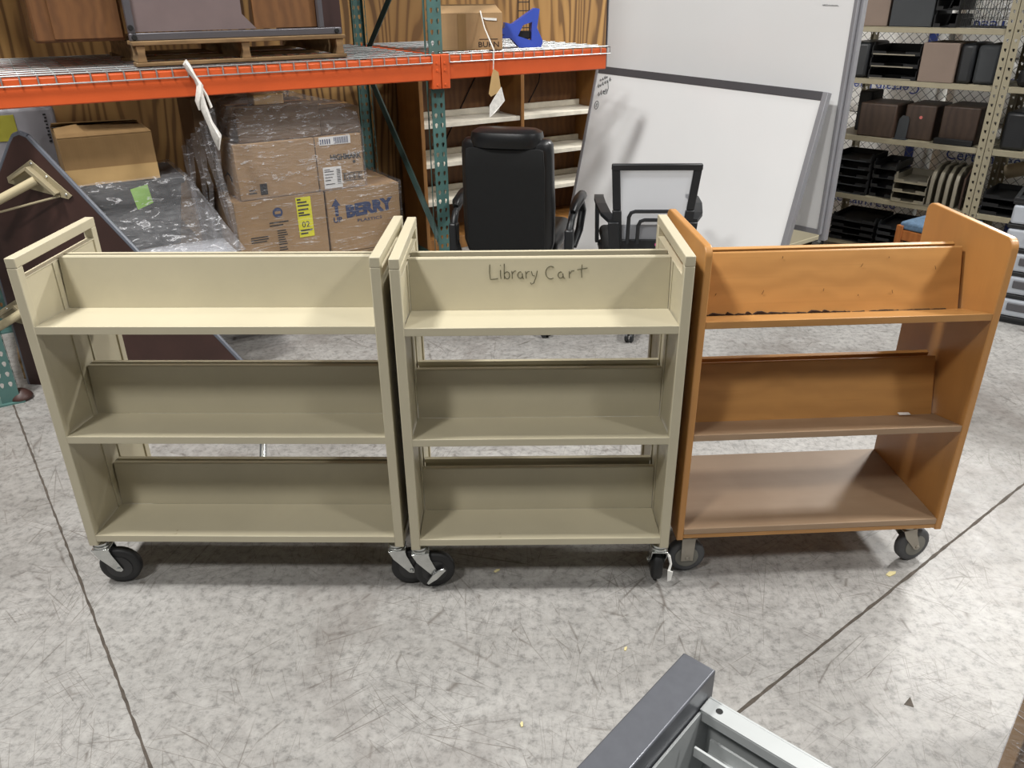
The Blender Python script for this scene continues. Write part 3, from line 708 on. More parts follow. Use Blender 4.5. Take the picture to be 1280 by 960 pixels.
rc(-0.62, 0.58, Z0, 0.44, 0.38, 0.62, 'tall carton at the back right of the wrapped stack', 'card3')
# print and labels
writing('BERRY', 0.088, (0.235, -0.0012, 0.225), kB, 'inkb', sx=1.05, rot=R(3), bold=0.005); writing('PLASTICS', 0.022, (0.235, -0.0012, 0.165), kB, 'inkb', sx=1.6)
MB().prism([(0.05, -0.001, 0.30), (0.075, -0.001, 0.26), (0.060, -0.001, 0.26), (0.060, -0.001, 0.205), (0.042, -0.001, 0.205), (0.042, -0.001, 0.26), (0.025, -0.001, 0.26)], (0, -0.0008, 0)).build('arrow_print', 'inkb', kB)
writing('UP', 0.04, (0.052, -0.0012, 0.183), kB, 'inkb', bold=0.0012)
lb = B(0.315, -0.002, 0.12, 0.395, -0.0004, 0.33).build('yellow_label', 'yellow', kA); lb['label'] = 'yellow paper label'
writing('02', 0.045, (0.355, -0.0026, 0.185), kA, 'ink'); m = MB()
for i, (z, ww) in enumerate(((0.315, .02), (0.30, .05), (0.283, .06), (0.262, .055), (0.245, .03), (0.232, .06), (0.152, .065), (0.135, .04))): m.box(0.322, -0.003, z, 0.322 + ww, -0.0022, z + 0.008)
m.build('label_print', 'ink', kA)
MB().disc((0.215, -0.0002, 0.268), (0, -1, 0), [(0, 0.026), (0.001, 0.026)], 24).build('round_logo', 'inkb', kA)
B(0.200, -0.0022, 0.261, 0.230, -0.0013, 0.275).build('logo_mark', 'card', kA)
m = MB()
for z, ww in ((0.215, .10), (0.20, .07)): m.box(0.165, -0.0016, z, 0.165 + ww, -0.0004, z + 0.006)
for z, ww in ((0.15, .09), (0.138, .09), (0.126, .08)): m.box(0.06, -0.0016, z, 0.06 + ww, -0.0004, z + 0.005)
for z in (0.17, 0.158, 0.146, 0.134, 0.122, 0.110, 0.098, 0.080, 0.068): m.box(0.20, -0.0016, z, 0.255 - (z * 97 % 1) * .02, -0.0004, z + 0.005)
m.build('printed_text', 'ink', kA)
writing('HIGHMARK', 0.040, (0.155, -0.0012, 0.165), kD, 'ink', sx=0.82, bold=0.0012)
MB().disc((0.20, -0.0002, 0.135), (0, -1, 0), [(0, 0.008), (0.001, 0.008)], 14).build('print_dot', 'ink', kD)
B(0.025, -0.002, 0.01, 0.125, -0.0004, 0.12).build('shipping_label', 'paper', kD)
m = MB()
for i in range(12): m.box(0.135 + i * 0.009, -0.0016, 0.045, 0.135 + i * 0.009 + (0.003 if i % 3 else 0.006), -0.0004, 0.075)
m.box(0.13, -0.0016, 0.038, 0.245, -0.0004, 0.041); m.box(0.13, -0.0016, 0.078, 0.245, -0.0004, 0.081)
for i in range(9): m.box(0.098, -0.0032, 0.03 + i * 0.009, 0.118, -0.0022, 0.034 + i * 0.009)
for z, ww in ((0.105, .03), (0.095, .05), (0.08, .05), (0.065, .04), (0.05, .03), (0.03, .05)): m.box(0.032, -0.0032, z, 0.032 + ww, -0.0022, z + 0.004)
m.build('printed_text', 'ink', kD)
B(0.02, -0.002, 0.232, 0.19, -0.0004, 0.273).build('paper_label', 'paper', kD)
m = MB()
for i in range(10): m.box(0.10 + i * 0.008, -0.003, 0.236, 0.104 + i * 0.008, -0.0022, 0.268)
for i in range(5): m.box(0.025 + i * 0.012, -0.003, 0.238, 0.031 + i * 0.012, -0.0022, 0.262)
m.build('printed_text', 'inkb', kD)
m = MB(); m.tube([(-0.0015, 0.24, 0.09), (-0.0015, 0.20, 0.11), (-0.0015, 0.15, 0.105), (-0.0015, 0.12, 0.08)], 0.004, 5)
m.build('printed_mark', 'ink', kC)
m = MB(); m.box(0.105, -0.0016, 0.02, 0.14, -0.0004, 0.075); m.box(0.045, -0.0016, 0.03, 0.085, -0.0004, 0.036); m.box(0.05, -0.0016, 0.045, 0.08, -0.0004, 0.05)
m.build('printed_mark', 'ink', kC)

def hull_film(pts, name, mat, loc, rz, label, sub_n=4, jitter=0.006, shrink=0.0):
    bm = bmesh.new()
    for p in pts: bm.verts.new(p)
    r_ = bmesh.ops.convex_hull(bm, input=bm.verts)
    bmesh.ops.delete(bm, geom=[e for e in r_['geom_interior'] if isinstance(e, bmesh.types.BMVert)], context='VERTS')
    bmesh.ops.delete(bm, geom=[f for f in bm.faces if f.normal.z < -0.9], context='FACES_ONLY')
    bmesh.ops.subdivide_edges(bm, edges=bm.edges[:], cuts=sub_n, use_grid_fill=True)
    rnd = random.Random(11)
    bm.normal_update()
    for v in bm.verts: v.co += v.normal * rnd.uniform(0.0, jitter)
    me_ = bpy.data.meshes.new(name); bm.to_mesh(me_); bm.free(); me_.materials.append(M[mat])
    for p in me_.polygons: p.use_smooth = True
    o = bpy.data.objects.new(name, me_); COL.objects.link(o); place(o, loc, rz); tag(o, label, 'stretch wrap', 'stretch wrap around the pallet loads'); return o
def bx_pts(x0, y0, z0, x1, y1, z1, g=0.008): return [(x, y, z) for x in (x0 - g, x1 + g) for y in (y0 - g, y1 + g) for z in (z0, z1 + g)]
hull_film(bx_pts(-1.10, 0.14, 0.10, -0.20, 0.95, z2) + [(-1.13, 0.14, z1)], 'stretch_wrap', 'film', rk(0, 0), RA, 'clear wrap pulled around the lower cartons of the centre pallet')
hull_film(bx_pts(-1.06, 0.14, z2 + 0.002, -0.395, 0.95, z3) + bx_pts(-1.02, 0.16, z3, -0.66, 0.9, z3 + 0.16) + [(-0.87, 0.30, z3 + 0.225), (-0.72, 0.3, z3 + 0.215), (-0.40, 0.2, z3 + 0.13)], 'stretch_wrap', 'filmd', rk(0, 0), RA, 'wrinkled wrap peaked over the top cartons of the centre pallet')
# loose film tail on the left of the stack
m = MB(); rnd = random.Random(4)
for k in range(7):
    a = Vector((-1.15 - 0.02 * k, 0.10 + 0.03 * k, 1.22 - 0.03 * k)); pts = [a]
    for j in range(7): a = a + Vector((rnd.uniform(-0.012, 0.02), rnd.uniform(-0.01, 0.012), -0.095)); pts.append(a)
    for j in range(7):
        p, q = pts[j], pts[j + 1]; wv = Vector((0.030 - 0.002 * j, 0.01, 0)); m.add([tuple(p), tuple(p + wv), tuple(q + wv), tuple(q)], [(0, 1, 2, 3)])
o = m.build('film_tail', 'filmd'); place(o, rk(0, 0), RA); tag(o, 'loose tail of clear wrap hanging left of the carton stack', 'plastic film')

# ------------------------------------------------------------------ under the rack, left: bins, carton, tote
GL = 'things wrapped on the left pallet'
pallet('wooden pallet on the floor at the far left of the rack', -2.2, 0.30, 0, 0.85, 0.66)
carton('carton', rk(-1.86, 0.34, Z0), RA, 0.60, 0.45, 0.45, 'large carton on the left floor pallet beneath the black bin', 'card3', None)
bn = rthing('black_bin', -1.80, 0.26, 0.566, 'black plastic bin with a green note under the closed-flap carton', 'bin')
MB().prism([(0.03, 0, 0.0), (0.44, 0, 0.0), (0.50, 0, 0.33), (0.0, 0, 0.33)], (0, 0.40, 0)).build('bin_body', 'blackpl', bn, bevel=0.01)
B(-0.01, -0.015, 0.30, 0.51, 0.415, 0.335).build('rim', 'blackpl', bn, bevel=0.008)
o = MB().prism([(0.27, -0.022, 0.20), (0.345, -0.022, 0.225), (0.335, -0.022, 0.315), (0.255, -0.022, 0.30)], (0, -0.002, 0)).build('green_note', 'green', bn); o['label'] = 'bright green paper note'
# brown carton with interleaved flaps
c = thing('carton', rk(-1.80, 0.24, 0.905), RA, 'plain brown carton with interleaved top flaps on the wrapped black bin', 'cardboard box')
w_, d_, h_ = 0.40, 0.42, 0.215
B(0, 0, 0, w_, d_, h_).build('carton_body', 'card2', c, bevel=0.003)
flap([(0.0, 0, h_ + .001), (0.13, 0.0, h_ + .001), (0.10, 0.14, h_ + 0.04), (0.0, 0.12, h_ + 0.03)], (0, 0, 0.004), c, 'card2')
flap([(0.12, 0, h_ + .001), (w_, 0.0, h_ + .001), (w_ - 0.01, 0.19, h_ + 0.012), (0.10, 0.19, h_ + 0.028)], (0, 0, 0.004), c, 'card2')
flap([(0.0, d_, h_ + .001), (w_, d_, h_ + .001), (w_ - 0.05, 0.20, h_ + 0.035), (0.0, 0.20, h_ + 0.045)], (0, 0, 0.004), c, 'card2')
B(0, -0.0012, 0.0, w_, -0.0002, 0.075).build('tape', 'tape', c)
# clear tote
tc = rthing('storage_tote', -1.60, 0.02, 0.0, 'clear plastic storage tote wrapped in film behind the long cart', 'storage tote')
tc.location = rk(-1.62, -0.20, 0.30)
m = MB()
ob = [(0.02, 0.02, 0), (0.42, 0.02, 0), (0.42, 0.34, 0), (0.02, 0.34, 0)]; ot = [(0, 0, 0.27), (0.44, 0, 0.27), (0.44, 0.36, 0.27), (0, 0.36, 0.27)]
m.add(ob + ot, [(0, 3, 2, 1), (0, 1, 5, 4), (1, 2, 6, 5), (2, 3, 7, 6), (3, 0, 4, 7)])
o = m.build('tub', 'clear', tc); sm = o.modifiers.new('s', 'SOLIDIFY'); sm.thickness = 0.003
B(-0.012, -0.012, 0.265, 0.452, 0.372, 0.29).build('lid', 'clear', tc, bevel=0.008)
B(0.04, 0.04, 0.01, 0.40, 0.32, 0.20).build('grey_contents', 'framed', tc, bevel=0.02)
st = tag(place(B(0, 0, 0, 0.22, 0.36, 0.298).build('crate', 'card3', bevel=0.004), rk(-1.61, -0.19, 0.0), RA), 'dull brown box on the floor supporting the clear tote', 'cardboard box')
# white padded packet and olive label
wp = rthing('foam_packet', -2.10, 0.60, 0.0, 'tall white foam-wrapped slab leaning at the far left of the rack', 'wrapped slab')
wp.location = rk(-2.16, 0.74, 0.114); 
B(0, 0, 0, 0.40, 0.06, 1.10).build('foam_body', 'frost2', wp, bevel=0.02, seg=3)
B(0.02, -0.004, 0.95, 0.22, -0.0005, 1.07).build('olive_label', 'olive', wp)
m = MB()
for i in range(9): m.box(0.345 + (i % 2) * .004, -0.003, 0.93 + i * 0.016, 0.358, -0.0005, 0.937 + i * 0.016)
m.build('printed_text', 'ink', wp)
hull_film(bx_pts(-1.82, 0.24, 0.56, -1.29, 0.68, 0.90) + [(-1.14, -0.16, 0.60), (-1.62, -0.22, 0.60), (-1.17, 0.1, 0.62)], 'stretch_wrap', 'filmd', rk(0, 0), RA, 'shiny wrap stretched from the black bin down over the clear tote', 5, 0.01)

# ------------------------------------------------------------------ brown folding table on its edge
tb = thing('folding_table', (-2.36, 3.515, 0), math.atan2(3.36 - 3.515, -1.13 + 2.36), 'dark brown laminate folding table stood on edge behind the long cart', 'table')
L = math.hypot(1.23, 0.155)
def tp(x, z): return (x, 0, z)
pts = [tp(L, 0.0)]
ax, az = 0.315, 1.185; pts += [tp(ax + 0.045, az - 0.045), tp(ax + 0.02, az - 0.012), tp(ax - 0.01, az), tp(ax - 0.04, az - 0.010), tp(ax - 0.065, az - 0.04)]
pts += [tp(0.02, 0.82), tp(0.0, 0.0)]
MB().prism(pts, (0, 0.022, 0)).build('table_top', 'brownlam', tb)
def tube_path(): return [Vector((p[0], 0.011, p[2])) for p in pts]
e = MB(); pp = tube_path()
for a_, b_ in zip(pp[:-1], pp[1:]): e.tube([a_, b_], 0.0125, 8)
e.build('edge_trim', 'greyedge', tb, smooth=True)
def bracket(cx_, cz_, flip=1):
    b = MB(); tri = [(cx_, -0.001, cz_ + 0.09), (cx_ + 0.15, -0.001, cz_ - 0.06), (cx_ + 0.13, -0.001, cz_ - 0.075), (cx_ - 0.13, -0.001, cz_ - 0.01), (cx_ - 0.13, -0.001, cz_ + 0.015)]
    b.prism(tri, (0, -0.006, 0))
    b.prism([(cx_ - 0.005, -0.007, cz_ + 0.065), (cx_ + 0.10, -0.007, cz_ - 0.045), (cx_ + 0.09, -0.007, cz_ - 0.055), (cx_ - 0.015, -0.007, cz_ + 0.05)], (0, -0.03, 0))
    b.prism([(cx_ - 0.10, -0.007, cz_ + 0.018), (cx_ - 0.01, -0.007, cz_ + 0.065), (cx_ - 0.012, -0.007, cz_ + 0.052), (cx_ - 0.10, -0.007, cz_ + 0.004)], (0, -0.03, 0))
    o = b.build('leg_bracket', 'brackm', tb, bevel=0.001)
    s2 = MB()
    for dx, dz in ((0.0, 0.075), (0.125, -0.055), (-0.115, 0.008), (-0.07, 0.035), (0.055, 0.02)): s2.disc((cx_ + dx, -0.007, cz_ + dz), (0, -1, 0), [(0, 0.006), (0.004, 0.004)], 8)
    s2.build('screws', 'chrome', o)
bracket(0.33, 0.99); bracket(0.08, 0.36)
MB().tube([(0.35, -0.03, 1.00), (0.20, -0.10, 0.925)], 0.019, 14).build('leg_tube', 'tubec', tb, smooth=True)
MB().tube([(0.215, -0.093, 0.932), (0.11, -0.148, 0.875)], 0.013, 12).build('leg_extension', 'chrome', tb, smooth=True)
MB().tube([(0.43, -0.015, 0.93), (0.19, -0.09, 0.875)], 0.005, 8).build('brace_rod', 'brackm', tb)
MB().tube([(0.12, -0.03, 0.40), (0.0, -0.10, 0.33)], 0.019, 14).build('leg_tube', 'tubec', tb, smooth=True)
# chrome tube foot seen under the long cart
cf = thing('tube_foot', (-0.985, 2.66, 0), 0.0, 'chrome tube stand foot on the floor behind the long cart', 'metal foot')
MB().tube([(0, 0, 0.0), (0.0, 0.02, 0.02), (-0.012, 0.10, 0.075), (-0.014, 0.115, 0.095)], 0.015, 12).build('chrome_tube', 'chrome', cf, smooth=True)
MB().tube([(-0.0145, 0.118, 0.097), (-0.034, 0.125, 0.103)], 0.006, 8).build('black_tip', 'matblack', cf)
# rag pile by the left upright
m = MB(); rnd = random.Random(9)
m.disc((0, 0, 0), (0, 0, 1), [(0, 0.05), (0.01, 0.055), (0.03, 0.045), (0.05, 0.02), (0.055, 0.008)], 14)
o = m.build('rag_bundle', 'brownlam', smooth=True, sub=1); place(o, (-2.31, 3.36, 0)); tag(o, 'small brown crumpled bundle on the floor beside the left upright', 'rag')

# ------------------------------------------------------------------ wooden bookcase with white shelves
bc = rthing('bookcase', 0.40, 1.10, 0, 'tall wooden bookcase with white shelves behind the rack', 'bookcase')
Wd, Dd, Hh = 1.55, 0.36, 1.27
for x in (0.0, 0.795, Wd - 0.028): B(x, 0, 0, x + 0.028, Dd, Hh).build('upright_panel', 'casewood', bc, bevel=0.002)
B(0.028, 0.0, Hh - 0.03, 0.795, Dd, Hh).build('top_board', 'casewood', bc); B(0.823, 0, Hh - 0.03, Wd - 0.028, Dd, Hh).build('top_board', 'casewood', bc)
for (xa, xb) in ((0.028, 0.795), (0.823, Wd - 0.028)):
    for z in (0.335, 0.60, 0.865):
        s1 = MB(); s1.box(xa, 0.01, z, xb, Dd - 0.02, z + 0.030); s1.box(xa, Dd - 0.06, z + 0.030, xb, Dd - 0.04, z + 0.07); s1.build('shelf', 'whitewood', bc, bevel=0.002)
    B(xa, 0.015, 0.0, xb, Dd, 0.09).build('plinth', 'casewood', bc, bevel=0.002)
B(0.028, Dd - 0.012, 0.09, 0.795, Dd - 0.002, Hh - 0.03).build('back_panel', 'cabwood', bc)
B(1.02, Dd - 0.012, 0.09, Wd - 0.028, Dd - 0.002, Hh - 0.03).build('back_panel', 'cabwood', bc)
B(0.823, Dd - 0.014, 0.09, 1.02, Dd - 0.0, Hh - 0.03).build('back_slat', 'casewood', bc)
m = MB(); m.tube([(0.86, Dd - 0.02, 0.60), (1.16, Dd - 0.03, 1.08), (1.18, Dd - 0.03, 1.2)], 0.004, 6); m.tube([(0.25, Dd - 0.02, 0.55), (0.45, Dd - 0.02, 0.88), (0.62, Dd - 0.02, 1.15)], 0.004, 6)
m.build('cross_brace', 'matblack', bc)

# ------------------------------------------------------------------ whiteboards
BL = Vector((0.353, 5.49, 0)); ee = Vector((1.104, -1.204, 0)).normalized(); hh = Vector((0.2615, 0.139, 1.253)).normalized(); nn = ee.cross(hh).normalized()   # nn points towards the viewer side?
if nn.y > 0: nn = -nn
def board(name, origin, e, h, n, W, H_, label, lw, rw, tw, th=0.03, top='framed'):
    o = bpy.data.objects.new(name, None); COL.objects.link(o); tag(o, label, 'whiteboard')
    # local axes: x along e, y away from viewer, z up the board
    a = -n
    o.matrix_world = Matrix(((e.x, a.x, h.x, origin.x), (e.y, a.y, h.y, origin.y), (e.z, a.z, h.z, origin.z), (0, 0, 0, 1)))
    B(lw, 0.004, 0.03, W - rw, th - 0.004, H_ - tw).build('writing_surface', 'white', o)
    B(0, 0, 0, lw, th, H_).build('side_frame', 'frameg', o, bevel=0.002)
    B(W - rw, 0, 0, W, th, H_).build('side_frame', 'frameg', o, bevel=0.002)
    B(lw, 0, H_ - tw, W - rw, th, H_).build('top_rail', top, o, bevel=0.002)
    B(lw, 0, 0, W - rw, th, 0.03).build('bottom_rail', 'frameg', o, bevel=0.002)
    return o
fb = board('whiteboard', BL, ee, hh, nn, 1.6335, 1.2875, 'whiteboard with grey side frames leaning low in front of the taller one', 0.022, 0.03, 0.045, 0.045)
def on_board(x, y): return Vector((x, 0.002, y))
def scrib(x0, y0, n, wv, hgt, seed, slope):
    r2 = random.Random(seed); st = []; x = x0
    for i in range(n):
        st.append([(x, y0 + slope * (x - x0)), (x + wv * .3, y0 + hgt * r2.uniform(.5, 1) + slope * (x - x0)), (x + wv * .6, y0 + slope * (x - x0) - hgt * .1), (x + wv * .9, y0 + hgt * .6 * r2.random() + slope * (x - x0))]); x += wv * r2.uniform(.8, 1.2)
    return st
sk = scrib(0.05, 1.195, 4, 0.016, 0.022, 1, 0.5) + scrib(0.04, 1.155, 6, 0.018, 0.022, 2, 0.55) + scrib(0.055, 1.105, 4, 0.02, 0.035, 3, 0.5)
sk.append([(0.12, 1.20), (0.135, 1.16), (0.13, 1.125), (0.11, 1.12), (0.10, 1.14)])
sk.append([(x, y) for x, y in arc(0.062, 1.045, 0.016, 0.026, 0, 360, 14)]); sk.append([(0.058, 1.05), (0.066, 1.055), (0.058, 1.035), (0.066, 1.035)])
stroke_set(sk, on_board, 0.0016, 'marker_scribble', 'ink', fb)
# taller board behind, on a wheeled stand
P = Vector((1.775, 4.49, 0.43)); zz = Vector((0, 0, 1)); n2 = Vector((ee.y, -ee.x, 0)).normalized()
if n2.y > 0: n2 = -n2
W2 = 1.68
rbd = board('mobile_whiteboard', P - ee * W2, ee, zz, n2, W2, 1.45, 'taller whiteboard on a stand rising behind the leaning one', 0.015, 0.02, 0.03, 0.03, 'frameg')
B(0.0, -0.0012, 0.0, 0.012, 0.0, 1.45).build('edge_trim', 'framed', rbd)
stroke_set(scrib(W2 - 0.19, 1.19, 8, 0.012, 0.008, 8, -0.02), on_board, 0.0011, 'faint_scribble', 'framed', rbd)
for x in (0.12, W2 - 0.02):
    B(x, 0.032, -0.04, x + 0.04, 0.072, 1.45).build('stand_post', 'frameg', rbd, bevel=0.004)
for x in (0.25, W2 - 0.35):
    B(x, 0.032, -0.36, x + 0.04, 0.062, 0.02).build('stand_leg', 'frameg', rbd, bevel=0.003)
    B(x, 0.00, -0.40, x + 0.04, 0.40, -0.36).build('stand_foot', 'frameg', rbd, bevel=0.003)
    for y in (0.03, 0.37): MB().disc((x + 0.005, y, -0.405), (1, 0, 0), [(0, 0.025), (0.03, 0.025)], 16).build('caster_wheel', 'rubber', rbd)
MB().tube([(W2 - 0.0, 0.052, -0.04), (W2 - 0.0, 0.052, -0.075)], 0.008, 8).build('black_knob', 'matblack', rbd)
MB().disc((W2 + 0.004, 0.052, 1.27), (1, 0, 0), [(0, 0.014), (0.006, 0.012)], 12).build('white_knob', 'paper', rbd)

# ------------------------------------------------------------------ chairs
def five_star(c, r, ang0, mat='blackpl', hubz=0.11, wheel_white=False):
    for k in range(5):
        a = ang0 + k * 2 * PI / 5; d = Vector((math.cos(a), math.sin(a), 0))
        MB().tube([Vector((0, 0, hubz)), d * r * .5 + Vector((0, 0, hubz - 0.012)), d * r + Vector((0, 0, 0.072))], [0.028, 0.02, 0.014], 8).build('base_arm', mat, c, smooth=True)
        ax_ = Vector((-d.y, d.x, 0)); t = MB(); cc = d * r + Vector((0, 0, 0.028))
        for s_ in (-1, 1):
            q = cc + ax_ * s_ * 0.006
            t.disc(tuple(q), tuple(ax_ * s_), [(0, 0.027), (0.004, 0.028), (0.014, 0.026), (0.018, 0.018)], 16)
        w1 = t.build('caster', 'blackpl', c, smooth=True)
        MB().tube([cc + Vector((0, 0, 0.01)), cc + Vector((0, 0, 0.05))], 0.008, 8).build('caster_stem', 'blackpl', w1)
        if wheel_white: MB().disc(tuple(cc + ax_ * -0.0245), tuple(-ax_), [(0, 0.017), (0.001, 0.016)], 16).build('wheel_ring', 'paper', w1); MB().disc(tuple(cc + ax_ * -0.0262), tuple(-ax_), [(0, 0.012), (0.001, 0.012)], 16).build('wheel_cap', 'blackpl', w1)
    MB().tube([(0, 0, 0.08), (0, 0, 0.22)], 0.028, 14).build('gas_lift', 'blackpl', c, smooth=True)
    MB().tube([(0, 0, 0.22), (0, 0, 0.40)], 0.014, 12).build('piston', 'chrome', c, smooth=True)
# executive chair, seen from behind ; local +y is the way it faces
ec = thing('executive_chair', (0.05, 4.36, 0), R(-14), 'black leather executive office chair with its back turned, left of the whiteboards', 'office chair')
five_star(ec, 0.345, R(-53))
B(-0.14, -0.14, 0.395, 0.14, 0.14, 0.43).build('seat_plate', 'blackpl', ec, bevel=0.01)
B(-0.25, -0.22, 0.43, 0.25, 0.27, 0.54).build('seat', 'leather', ec, bevel=0.05, seg=5)
def loft(name, secs, mat, parent, n=28, p=3.2, sub=1):
    """secs: list of (z, yc, half_w, half_d) superellipse sections"""
    m = MB(); rings = []
    for (z, xc, yc, a, b) in secs:
        rg = []
        for k in range(n):
            th = 2 * PI * k / n; cs, sn = math.cos(th), math.sin(th)
            rg.append((xc + a * math.copysign(abs(cs) ** (2 / p), cs), yc + b * math.copysign(abs(sn) ** (2 / p), sn), z))
        rings.append(rg)
    vs = [v for r_ in rings for v in r_]; fs = []
    for i in range(len(rings) - 1):
        for k in range(n): fs.append((i * n + k, i * n + (k + 1) % n, (i + 1) * n + (k + 1) % n, (i + 1) * n + k))
    fs += [tuple(range(n))[::-1], tuple((len(rings) - 1) * n + k for k in range(n))]
    m.add(vs, fs); return m.build(name, mat, parent, smooth=True)
loft('backrest', [(0.44, 0, -0.22, 0.16, 0.04), (0.46, 0, -0.222, 0.225, 0.065), (0.52, 0, -0.225, 0.242, 0.075), (0.70, 0, -0.232, 0.243, 0.075), (0.85, 0, -0.240, 0.238, 0.078), (0.98, 0, -0.25, 0.236, 0.075), (1.025, 0, -0.254, 0.232, 0.070), (1.045, 0, -0.256, 0.215, 0.055), (1.052, 0, -0.256, 0.17, 0.03)], 'leather', ec)
loft('back_panel', [(0.47, 0, -0.295, 0.19, 0.008), (0.50, 0, -0.298, 0.203, 0.010), (0.90, 0, -0.314, 0.205, 0.010), (1.0, 0, -0.322, 0.198, 0.010), (1.008, 0, -0.322, 0.18, 0.006)], 'blackfab', ec, p=6)
loft('headrest_pillow', [(0.99, 0, -0.24, 0.165, 0.07), (1.01, 0, -0.25, 0.178, 0.095), (1.05, 0, -0.255, 0.182, 0.098), (1.08, 0, -0.255, 0.176, 0.085), (1.095, 0, -0.255, 0.15, 0.05)], 'leather', ec)
for s_ in (-1, 1):
    m = MB(); X = s_ * 0.315
    pth = [(X - s_ * 0.02, -0.19, 0.42), (X, -0.20, 0.50), (X, -0.20, 0.58), (X + s_ * 0.004, -0.15, 0.635), (X + s_ * 0.008, -0.02, 0.67), (X + s_ * 0.01, 0.11, 0.665), (X + s_ * 0.008, 0.17, 0.60), (X, 0.13, 0.50), (X - s_ * 0.02, 0.06, 0.42)]
    m.tube(pth, [0.02, 0.022, 0.02, 0.018, 0.017, 0.018, 0.022, 0.022, 0.02], 10); m.build('armrest', 'blackpl', ec, smooth=True)
    m = MB(); m.tube([(X + s_ * 0.006, -0.14, 0.662), (X + s_ * 0.008, -0.11, 0.678), (X + s_ * 0.01, 0.02, 0.695), (X + s_ * 0.01, 0.12, 0.692), (X + s_ * 0.01, 0.15, 0.68)], [0.015, 0.026, 0.03, 0.029, 0.018], 12); m.build('arm_pad', 'leather', ec, smooth=True)
    B(X - 0.022, -0.235, 0.38, X + 0.022, -0.17, 0.59).build('arm_bracket', 'blackpl', ec, bevel=0.01)
# mesh chair
mc = thing('mesh_chair', (0.735, 4.28, 0), R(-2), 'black-framed office chair with pale mesh back in front of the whiteboard', 'office chair')
five_star(mc, 0.33, R(-106), wheel_white=True)
B(-0.12, -0.12, 0.395, 0.12, 0.12, 0.43).build('seat_plate', 'blackpl', mc, bevel=0.01)
B(-0.235, -0.22, 0.43, 0.235, 0.24, 0.50).build('seat', 'blackfab', mc, bevel=0.03, seg=4)
m = MB()
def barbox(m, a, b, wx, wy):
    """bar with rectangular section between two points (mostly vertical)"""
    a = Vector(a); b = Vector(b); m.add([(a.x - wx, a.y - wy, a.z), (a.x + wx, a.y - wy, a.z), (a.x + wx, a.y + wy, a.z), (a.x - wx, a.y + wy, a.z), (b.x - wx, b.y - wy, b.z), (b.x + wx, b.y - wy, b.z), (b.x + wx, b.y + wy, b.z), (b.x - wx, b.y + wy, b.z)],
      [(0, 3, 2, 1), (4, 5, 6, 7), (0, 1, 5, 4), (1, 2, 6, 5), (2, 3, 7, 6), (3, 0, 4, 7)])
for s_ in (-1, 1):
    barbox(m, (s_ * 0.172, -0.235, 0.50), (s_ * 0.185, -0.255, 0.70), 0.023, 0.014)
    barbox(m, (s_ * 0.185, -0.255, 0.70), (s_ * 0.203, -0.285, 0.935), 0.020, 0.013)
m.box(-0.223, -0.298, 0.905, 0.223, -0.272, 0.937)
m.box(-0.19, -0.25, 0.485, 0.19, -0.222, 0.545)
m.build('back_frame', 'blackpl', mc, bevel=0.006)
MB().add([(-0.165, -0.238, 0.53), (0.165, -0.238, 0.53), (0.178, -0.258, 0.70), (-0.178, -0.258, 0.70), (-0.19, -0.284, 0.91), (0.19, -0.284, 0.91)], [(0, 1, 2, 3), (3, 2, 5, 4)]).build('mesh_back', 'mesh', mc)
for hw_, ht in ((0.125, 0.70), (0.075, 0.655)):
    zb = 0.53; m = MB(); yy = lambda z: -0.262 - (z - 0.5) * 0.115
    m.tube([(-hw_, yy(zb), zb), (-hw_, yy(ht - .03), ht - 0.03), (-hw_ + 0.01, yy(ht), ht - 0.007), (-hw_ + 0.03, yy(ht), ht), (hw_ - 0.03, yy(ht), ht), (hw_ - 0.01, yy(ht), ht - 0.007), (hw_, yy(ht - .03), ht - 0.03), (hw_, yy(zb), zb)], 0.010, 8)
    m.build('lumbar_bow', 'blackpl', mc, smooth=True)
B(0.02, -0.252, 0.513, 0.065, -0.2505, 0.525).build('pink_tag', 'pinktag', mc)['label'] = 'pink tag'
for s_ in (-1, 1):
    m = MB()
    for j, (a_, b_) in enumerate([((0.185, -0.262, 0.50), (0.20, -0.262, 0.64)), ]):
        barbox(m, (s_ * a_[0], a_[1], 0.44), (s_ * b_[0], b_[1], b_[2]), 0.028, 0.010)
    m.build('arm_support', 'blackpl', mc, bevel=0.006)
    m = MB(); ps = [(0.20, -0.262, 0.635), (0.235, -0.20, 0.655), (0.252, -0.08, 0.675), (0.255, 0.05, 0.68), (0.25, 0.12, 0.675)]
    for a_, b_ in zip(ps[:-1], ps[1:]):
        m.prism([(s_ * (a_[0] - 0.026), a_[1], a_[2]), (s_ * (a_[0] + 0.026), a_[1], a_[2]), (s_ * (b_[0] + 0.026), b_[1], b_[2]), (s_ * (b_[0] - 0.026), b_[1], b_[2])], (0, 0, 0.02))
    m.prism([(s_ * 0.245, 0.06, 0.44), (s_ * 0.245, 0.10, 0.44), (s_ * 0.252, 0.10, 0.68), (s_ * 0.252, 0.04, 0.68)], (s_ * 0.02, 0, 0))
    m.prism([(s_ * 0.22, -0.21, 0.455), (s_ * 0.22, 0.10, 0.455), (s_ * 0.25, 0.10, 0.44), (s_ * 0.25, -0.21, 0.44)], (0, 0, -0.02))
    m.build('armrest', 'blackpl', mc)

